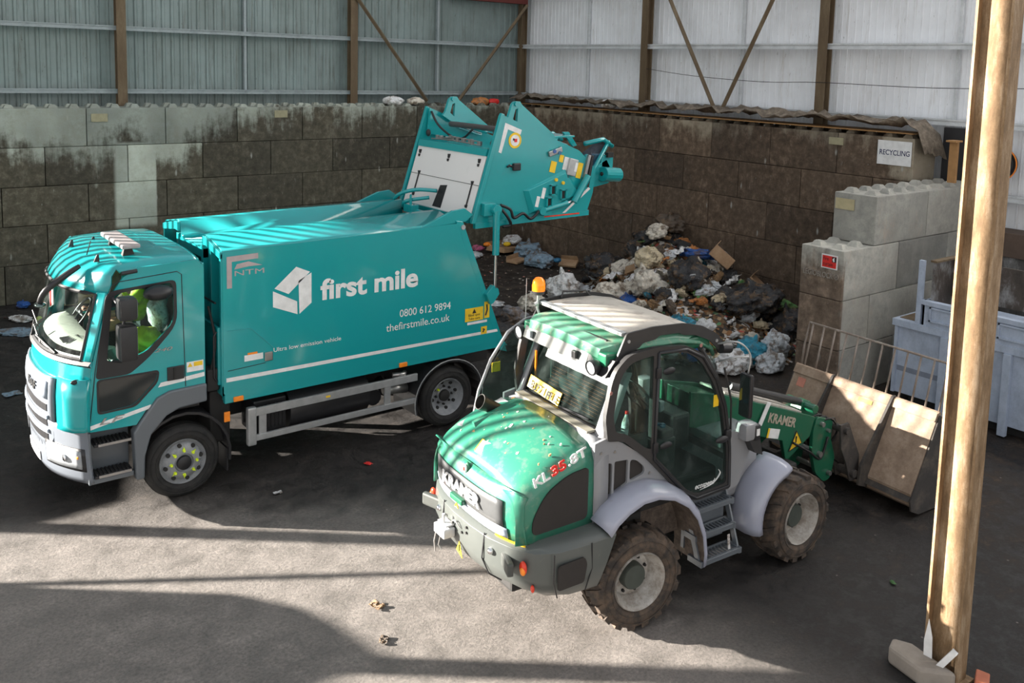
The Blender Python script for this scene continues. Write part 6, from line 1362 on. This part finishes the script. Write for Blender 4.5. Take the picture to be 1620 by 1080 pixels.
# the bags one can point to
SPEC = [
 ('plastic_bag', 'b', 0, 'bag_blue', on(-2.95, -11.02, .14), (.27, .25, .22), 'bright blue tied plastic bag at the foot of the heap', 'bag'),
 ('plastic_bag', 'b', 1, 'bag_white', on(-3.50, -11.05, .12), (.25, .33, .22), 'white carrier bag with red print at the very front of the heap', 'bag'),
 ('plastic_bag', 'b', 2, 'bag_clear', on(-2.95, -11.42, .12), (.23, .22, .20), 'clear tied bag beside the blue bag, nearest the loader bucket', 'bag'),
 ('plastic_bag', 'b', 4, 'bag_clear', on(-2.45, -11.15, .2), (.22, .24, .24), 'translucent bag behind the bright blue bag', 'bag'),
 ('bin_bag', 'b', 3, 'bag_black', on(-1.55, -9.95, .26), (.52, .58, .30), 'large shiny black bin bag low in the heap by the dividing wall', 'bag'),
 ('bin_bag', 'b', 5, 'bag_black', on(-1.25, -10.55, .12), (.45, .40, .30), 'black bin bag below the large black one', 'bag'),
 ('bin_bag', 'b', 6, 'bag_black', on(-2.15, -8.75, .20), (.36, .38, .28), 'black bin bag in the centre of the heap', 'bag'),
 ('bin_bag', 'b', 7, 'bag_black', on(-1.55, -5.55, .20), (.36, .42, .34), 'dark tied bin bag at the left edge of the heap top', 'bag'),
 ('bin_bag', 'b', 8, 'bag_black', on(-.55, -6.3, .06), (.45, .55, .25), 'torn black bin bag draped on top of the heap', 'bag'),
 ('plastic_bag', 'b', 0, 'bag_white', on(-2.75, -5.65, .20), (.32, .33, .33), 'round white bag with black print at the left end of the heap', 'bag'),
 ('plastic_bag', 'b', 2, 'bag_cream', on(-1.75, -7.25, .25), (.27, .28, .19), 'cream coloured full bag on the upper slope', 'bag'),
 ('plastic_bag', 'b', 1, 'bag_pale', on(-2.95, -7.35, .2), (.36, .32, .25), 'big pale sack lying just behind the loader roof', 'bag'),
 ('plastic_bag', 'b', 3, 'bag_pale', on(-2.55, -8.0, .15), (.27, .27, .30), 'tall pale stained sack in mid heap', 'bag'),
 ('plastic_bag', 'b', 5, 'bag_blue', on(-3.3, -9.75, .15), (.16, .18, .12), 'crumpled blue film beside the loader roof front', 'bag'),
 ('plastic_bag', 'b', 6, 'bag_cobalt', on(-3.75, -10.35, .12), (.15, .18, .15), 'deep blue plastic low at the front left of the heap', 'bag'),
 ('plastic_bag', 'b', 6, 'bag_cobalt', on(-2.85, -7.75, .02), (.22, .22, .12), 'deep blue film behind the loader roof', 'bag'),
 ('plastic_bag', 'b', 4, 'bag_cobalt', on(-.75, -7.75, .12), (.34, .26, .12), 'dark blue sheet near the top of the heap', 'bag'),
 ('plastic_bag', 'b', 7, 'bag_green', on(-.9, -10.2, .28), (.30, .18, .12), 'green and white sheet by the dividing wall', 'bag'),
 ('cloth', 'b', 8, 'bag_dirty', on(-.42, -6.55, .38), (.30, .38, .22), 'dark tangled cloth on the very top of the heap', 'cloth'),
 ('plastic_bag', 'b', 1, 'bag_pale', on(-1.0, -6.75, .12), (.22, .26, .16), 'small pale bag just under the heap top', 'bag'),
]
for nm, kd, k, mt, loc, sc, lb, ct in SPEC: waste(nm, kd, k, mt, loc, sc, (rt_.uniform(-.3, .3), rt_.uniform(-.3, .3), rt_.uniform(0, 6.2)), lb, ct)
# cardboard boxes
def cbox(loc, size, rot, lb, tape=True):
    g = MB(); x, y, z = size; g.box((-x/2, -y/2, -z/2), (x/2, y/2, z/2), .012)
    o = obj('cardboard_box', g, 'cardboard'); o.location = loc; o.rotation_euler = rot; tag(o, lb, 'box')
    for v in o.data.vertices: v.co += noise.noise_vector(v.co*5)*.02
    if tape:
        g = MB(); g.box((-x/2-.003, -.035, z/2-.0), (x/2+.003, .035, z/2+.006)); t = _obj0('packing_tape', g, 'bag_grey', o, local=True)
    g = MB(); g.prism([(-x/2, 0), (x/2, 0), (x/2-.03, .12), (-x/2+.02, .1)], 'y', y/2-.01, y/2); f_ = _obj0('box_flap', g, 'cardboard', o, local=True); f_.location = (0, 0, z/2)
    return o
cbox(on(-.9, -8.55, .42), (.62, .50, .26), (R_(38), R_(10), R_(40)), 'brown taped cardboard box leaning on the right slope of the heap')
cbox(on(-.35, -9.1, .25), (.55, .40, .05), (R_(40), R_(5), R_(30)), 'flattened cardboard beside the taped box', False)
cbox(on(-1.9, -7.0, .1), (.40, .26, .04), (R_(10), R_(25), R_(80)), 'small flat cardboard piece in mid heap', False)
for k in range(4):
    p = ((-1.35, -9.2), (-2.2, -9.0), (-1.0, -9.7), (-2.0, -6.4))[k]; waste('paper_sheet', 's', k, 'bag_white', on(p[0], p[1], .18), (.35, .4, .3), (rt_.uniform(-.6, .6), rt_.uniform(-.6, .6), k), ('white card panel beside the cardboard box', 'white crumpled paper in lower mid heap', 'white paper above the large black bag', 'white paper near the left slope')[k], 'paper')
# the many unnamed pieces of the heap
KIND = [('plastic_bag', 'white', .34, 'white plastic rubbish bag lying in the heap', 'white bags in the waste heap'), ('plastic_bag', 'pale', .25, 'pale grey plastic rubbish bag lying in the heap', 'pale bags in the waste heap'), ('plastic_bag', 'cream', .12, 'cream stained rubbish bag lying in the heap', 'cream bags in the waste heap'), ('plastic_bag', 'clear', .12, 'clear crumpled plastic bag lying in the heap', 'clear bags in the waste heap'), ('bin_bag', 'black', .13, 'small black plastic bag lying in the heap', 'small black bags in the waste heap'), ('waste_scrap', 'brown', .34, 'brown crumpled scrap lying in the heap', 'brown scraps in the waste heap'), ('waste_scrap', 'dirty', .20, 'dark dirty rag lying in the heap', 'dark rags in the waste heap'), ('plastic_bag', 'green', .05, 'small green wrapper lying in the heap', 'green wrappers in the waste heap'), ('plastic_bag', 'blue', .07, 'small blue wrapper lying in the heap', 'blue wrappers in the waste heap'), ('waste_scrap', 'orange', .09, 'small orange scrap lying in the heap', 'orange scraps in the waste heap')]
wts = [k[2] for k in KIND]; placed = 0; tries = 0
while placed < 290 and tries < 6000:
    tries += 1; x = rt_.uniform(-4.3, -.2); y = rt_.uniform(-11.5, -4.6); h = heap(x, y)
    if h < .03: continue
    nm, cn, _w, lb, gp_ = rt_.choices(KIND, wts)[0]
    if y > -7.4 and x > -1.9 and cn in ('white', 'clear') and rt_.random() < .75: nm, cn, _w, lb, gp_ = KIND[rt_.choice((5, 6, 6, 4))]
    big = cn in ('white', 'pale', 'cream', 'clear', 'black'); s = rt_.uniform(.09, .19) if big else rt_.uniform(.07, .15)
    s *= min(1, .6+h)
    kd = 's' if (rt_.random() < (.25 if big else .5)) else 'b'
    sc = (s*rt_.uniform(.8, 1.4), s*rt_.uniform(.8, 1.4), s*rt_.uniform(.5, .9)) if kd == 'b' else (s*2.2, s*2, s*2)
    waste(nm, kd, rt_.randrange(9 if kd == 'b' else 6), 'bag_'+cn, (x, y, h+s*.25), sc, (rt_.uniform(-.7, .7), rt_.uniform(-.7, .7), rt_.uniform(0, 6.2)), lb, 'bag' if nm != 'waste_scrap' else 'scrap', gp_)
    placed += 1
# loose items near the corner
L2 = [
 ('plastic_bag', 'b', 2, 'bag_lightblue', (-.62, -1.62, .14), (.36, .30, .22), 'blue and white full bag at the foot of right wall near the corner', 'bag'),
 ('plastic_bag', 'b', 0, 'bag_lightblue', (-1.15, -2.75, .14), (.38, .30, .21), 'translucent light blue bag on the floor beyond the beacon', 'bag'),
 ('plastic_bag', 'b', 4, 'bag_white', (-.55, -.75, .28), (.30, .20, .12), 'white paper sack on the small cardboard pile', 'bag'),
 ('plastic_bag', 'b', 7, 'bag_pink', (-1.35, .0-.25, .05), (.16, .10, .08), 'pink plastic film behind the truck ram', 'bag'),
 ('plastic_bag', 'b', 5, 'bag_clear', (-1.9, -.95, .05), (.26, .16, .07), 'flat clear plastic on the dark floor beside the truck ram', 'bag'),
 ('plastic_bag', 'b', 6, 'bag_clear', (-4.6, -5.35, .05), (.34, .18, .06), 'flat clear plastic sheet on the floor beyond the loader beacon', 'bag'),
 ('plastic_bag', 'b', 3, 'bag_pale', (-3.85, -5.9, .10), (.30, .26, .18), 'pale sack lying at the left front end of the heap', 'bag'),
 ('plastic_bag', 'b', 1, 'bag_grey', (-4.9, -6.6, .12), (.3, .25, .18), 'grey dusty sack on the floor behind the loader cab', 'bag'),
 ('bin_bag', 'b', 5, 'bag_black', (-5.7, -6.55, .14), (.55, .45, .26), 'black bin bag on the floor behind the truck rear', 'bag'),
 ('plastic_bag', 'b', 2, 'bag_clear', (-6.15, -7.2, .2), (.30, .24, .28), 'silvery clear bag beside the truck rear wheel', 'bag'),
 ('bin_bag', 'b', 7, 'bag_black', (-5.9, -7.7, .14), (.40, .40, .22), 'black bin bag beside the silvery bag behind truck rear wheel', 'bag'),
 ('plastic_bag', 'b', 8, 'bag_lightblue', (-12.9, -2.25, .03), (.34, .2, .05), 'flat blue plastic on the floor left of the truck', 'bag'),
 ('plastic_bag', 'b', 6, 'bag_white', (-12.75, -1.35, .04), (.22, .14, .05), 'white crumpled paper on the floor left of the truck', 'paper'),
 ('plastic_bag', 'b', 5, 'bag_cobalt', (-12.55, -.35, .06), (.13, .1, .07), 'dark blue wrapper at the foot of the left wall', 'wrapper'),
 ('plastic_bag', 'b', 4, 'bag_pale', (-12.1, -.25, .07), (.2, .12, .08), 'pale wrapper at the foot of the left wall', 'wrapper'),
 ('plastic_bag', 'b', 3, 'bag_clear', (-11.9, -.45, .05), (.2, .12, .06), 'clear film at the foot of the left wall', 'wrapper'),
 ('plastic_bag', 'b', 7, 'bag_white', (-11.6, -.2, .08), (.14, .1, .08), 'white scrap at the foot of the left wall nearest the cab', 'paper'),
 ('waste_scrap', 's', 2, 'bag_lightblue', (-13.55, -5.6, .02), (.2, .3, .05), 'small flat blue scrap on the floor in front of the truck', 'scrap'),
 ('waste_scrap', 's', 1, 'bag_cobalt', (-5.35, -15.35, .03), (.3, .22, .10), 'blue wrapper on the dark floor under the bucket', 'scrap'),
]
for nm, kd, k, mt, loc, sc, lb, ct in L2: waste(nm, kd, k, mt, loc, sc, (0, 0, rt_.uniform(0, 6.2)), lb, ct)
cbox((-.85, -.85, .10), (.9, .6, .14), (0, R_(6), .3), 'flattened brown cardboard under the white sack near the corner')
cbox((-.62, -3.3, .12), (.48, .26, .06), (R_(28), 0, R_(-60)), 'open cardboard tray leaning near the right wall', False)
cbox((-1.35, -2.1, .05), (.6, .34, .06), (0, 0, R_(20)), 'flat brown cardboard left of the light blue bag', False)
cbox((-11.55, -.6, .07), (.75, .35, .08), (0, R_(4), .2), 'brown cardboard at the foot of the left wall', False)
g = MB(); g.ball((0, 0, 0), .055, 3); o = obj('tennis_ball', g, flat('yellow_green_ball', (.45, .50, .08), .8), smooth=True); o.location = (-12.48, -1.6, .055); tag(o, 'yellow ball on the floor left of the truck cab', 'ball')
for (x, y, mt, lb) in ((-.85, -.95, 'yellow', 'yellow ball on the cardboard near the corner'), (-1.35, -.7, 'orange', 'orange scrap on the cardboard near the corner'), (-.95, -3.25, 'blueplastic', 'blue lid on the cardboard tray')):
    g = MB(); g.ball((0, 0, 0), .09, 2, (1.3, 1, .7)); o = obj('bottle_top', g, mt, smooth=True); o.location = (x, y, .24 if y > -3 else .22); tag(o, lb, 'lid')
g = MB()
cbx = [(-8.1, -14.2), (-7.7, -15.9), (-6.9, -16.35)]
FS = [('orange_peel', 'orange', -7.35, -16.75, .055, 'orange brown peel on the dark floor right of the loader'), ('leaf', 'bag_green', -7.35, -16.3, .035, 'small yellow green leaf on the dark floor right of the loader'), ('scrap', 'red', -10.35, -10.8, .05, 'small red scrap on the floor between truck and loader'), ('scrap', 'bag_white', -11.6, -10.9, .05, 'white scrap on the floor beside the front side guard'), ('leaf', 'bag_dirty', -11.95, -14.1, .06, 'curled dark leaf on the sunlit floor'), ('leaf', 'bag_brown', -11.75, -13.6, .07, 'brown leaf on the sunlit floor left of the loader'), ('scrap', 'bag_white', -12.9, -14.25, .03, 'tiny white scrap on sunlit floor at the bottom edge')]
for k, (nm, mt, x, y, s, lb) in enumerate(FS): waste(nm, 's', k % 6, mt, (x, y, .02), (s*2, s*1.6, s), (0, 0, k), lb, nm.replace('_', ' '))
# small litter scattered on the bay floor: one uncountable layer
g = MB(); rl = random.Random(5)
for k in range(1300):
    if k < 950: x, y = rl.uniform(-7, -.1), rl.uniform(-7, -.2)
    else: x, y = rl.uniform(-13.2, -.3), rl.uniform(-6, -.1)
    s = rl.uniform(.012, .045); a = rl.uniform(0, 6.2); c, s2 = math.cos(a)*s, math.sin(a)*s; z = .004+rl.random()*.006
    g.face([(x-c, y-s2, z), (x+s2*.6, y-c*.6, z+s*.3), (x+c, y+s2, z), (x-s2*.6, y+c*.6, z)])
lm, nt_, b_ = nodes('litter'); setin(b_, (.4, .35, .28), .8); P, _x = world_pos(nt_); n_ = N(nt_, 'ShaderNodeTexWhiteNoise'); sn = N(nt_, 'ShaderNodeVectorMath', operation='SNAP'); sn.inputs[1].default_value = (.1, .1, .1); nt_.links.new(P, sn.inputs[0]); nt_.links.new(sn.outputs[0], n_.inputs[0])
c_2 = ramp(nt_, n_.outputs[0], [(0, (.14, .10, .07)), (.4, (.35, .29, .21)), (.75, (.7, .67, .63)), (.95, (.5, .15, .1))]); nt_.links.new(c_2.outputs[0], b_.inputs['Base Color'])
o = obj('litter', g, lm); tag(o, 'fine litter and paper flecks scattered over the dark bay floor', 'litter', kind='stuff')
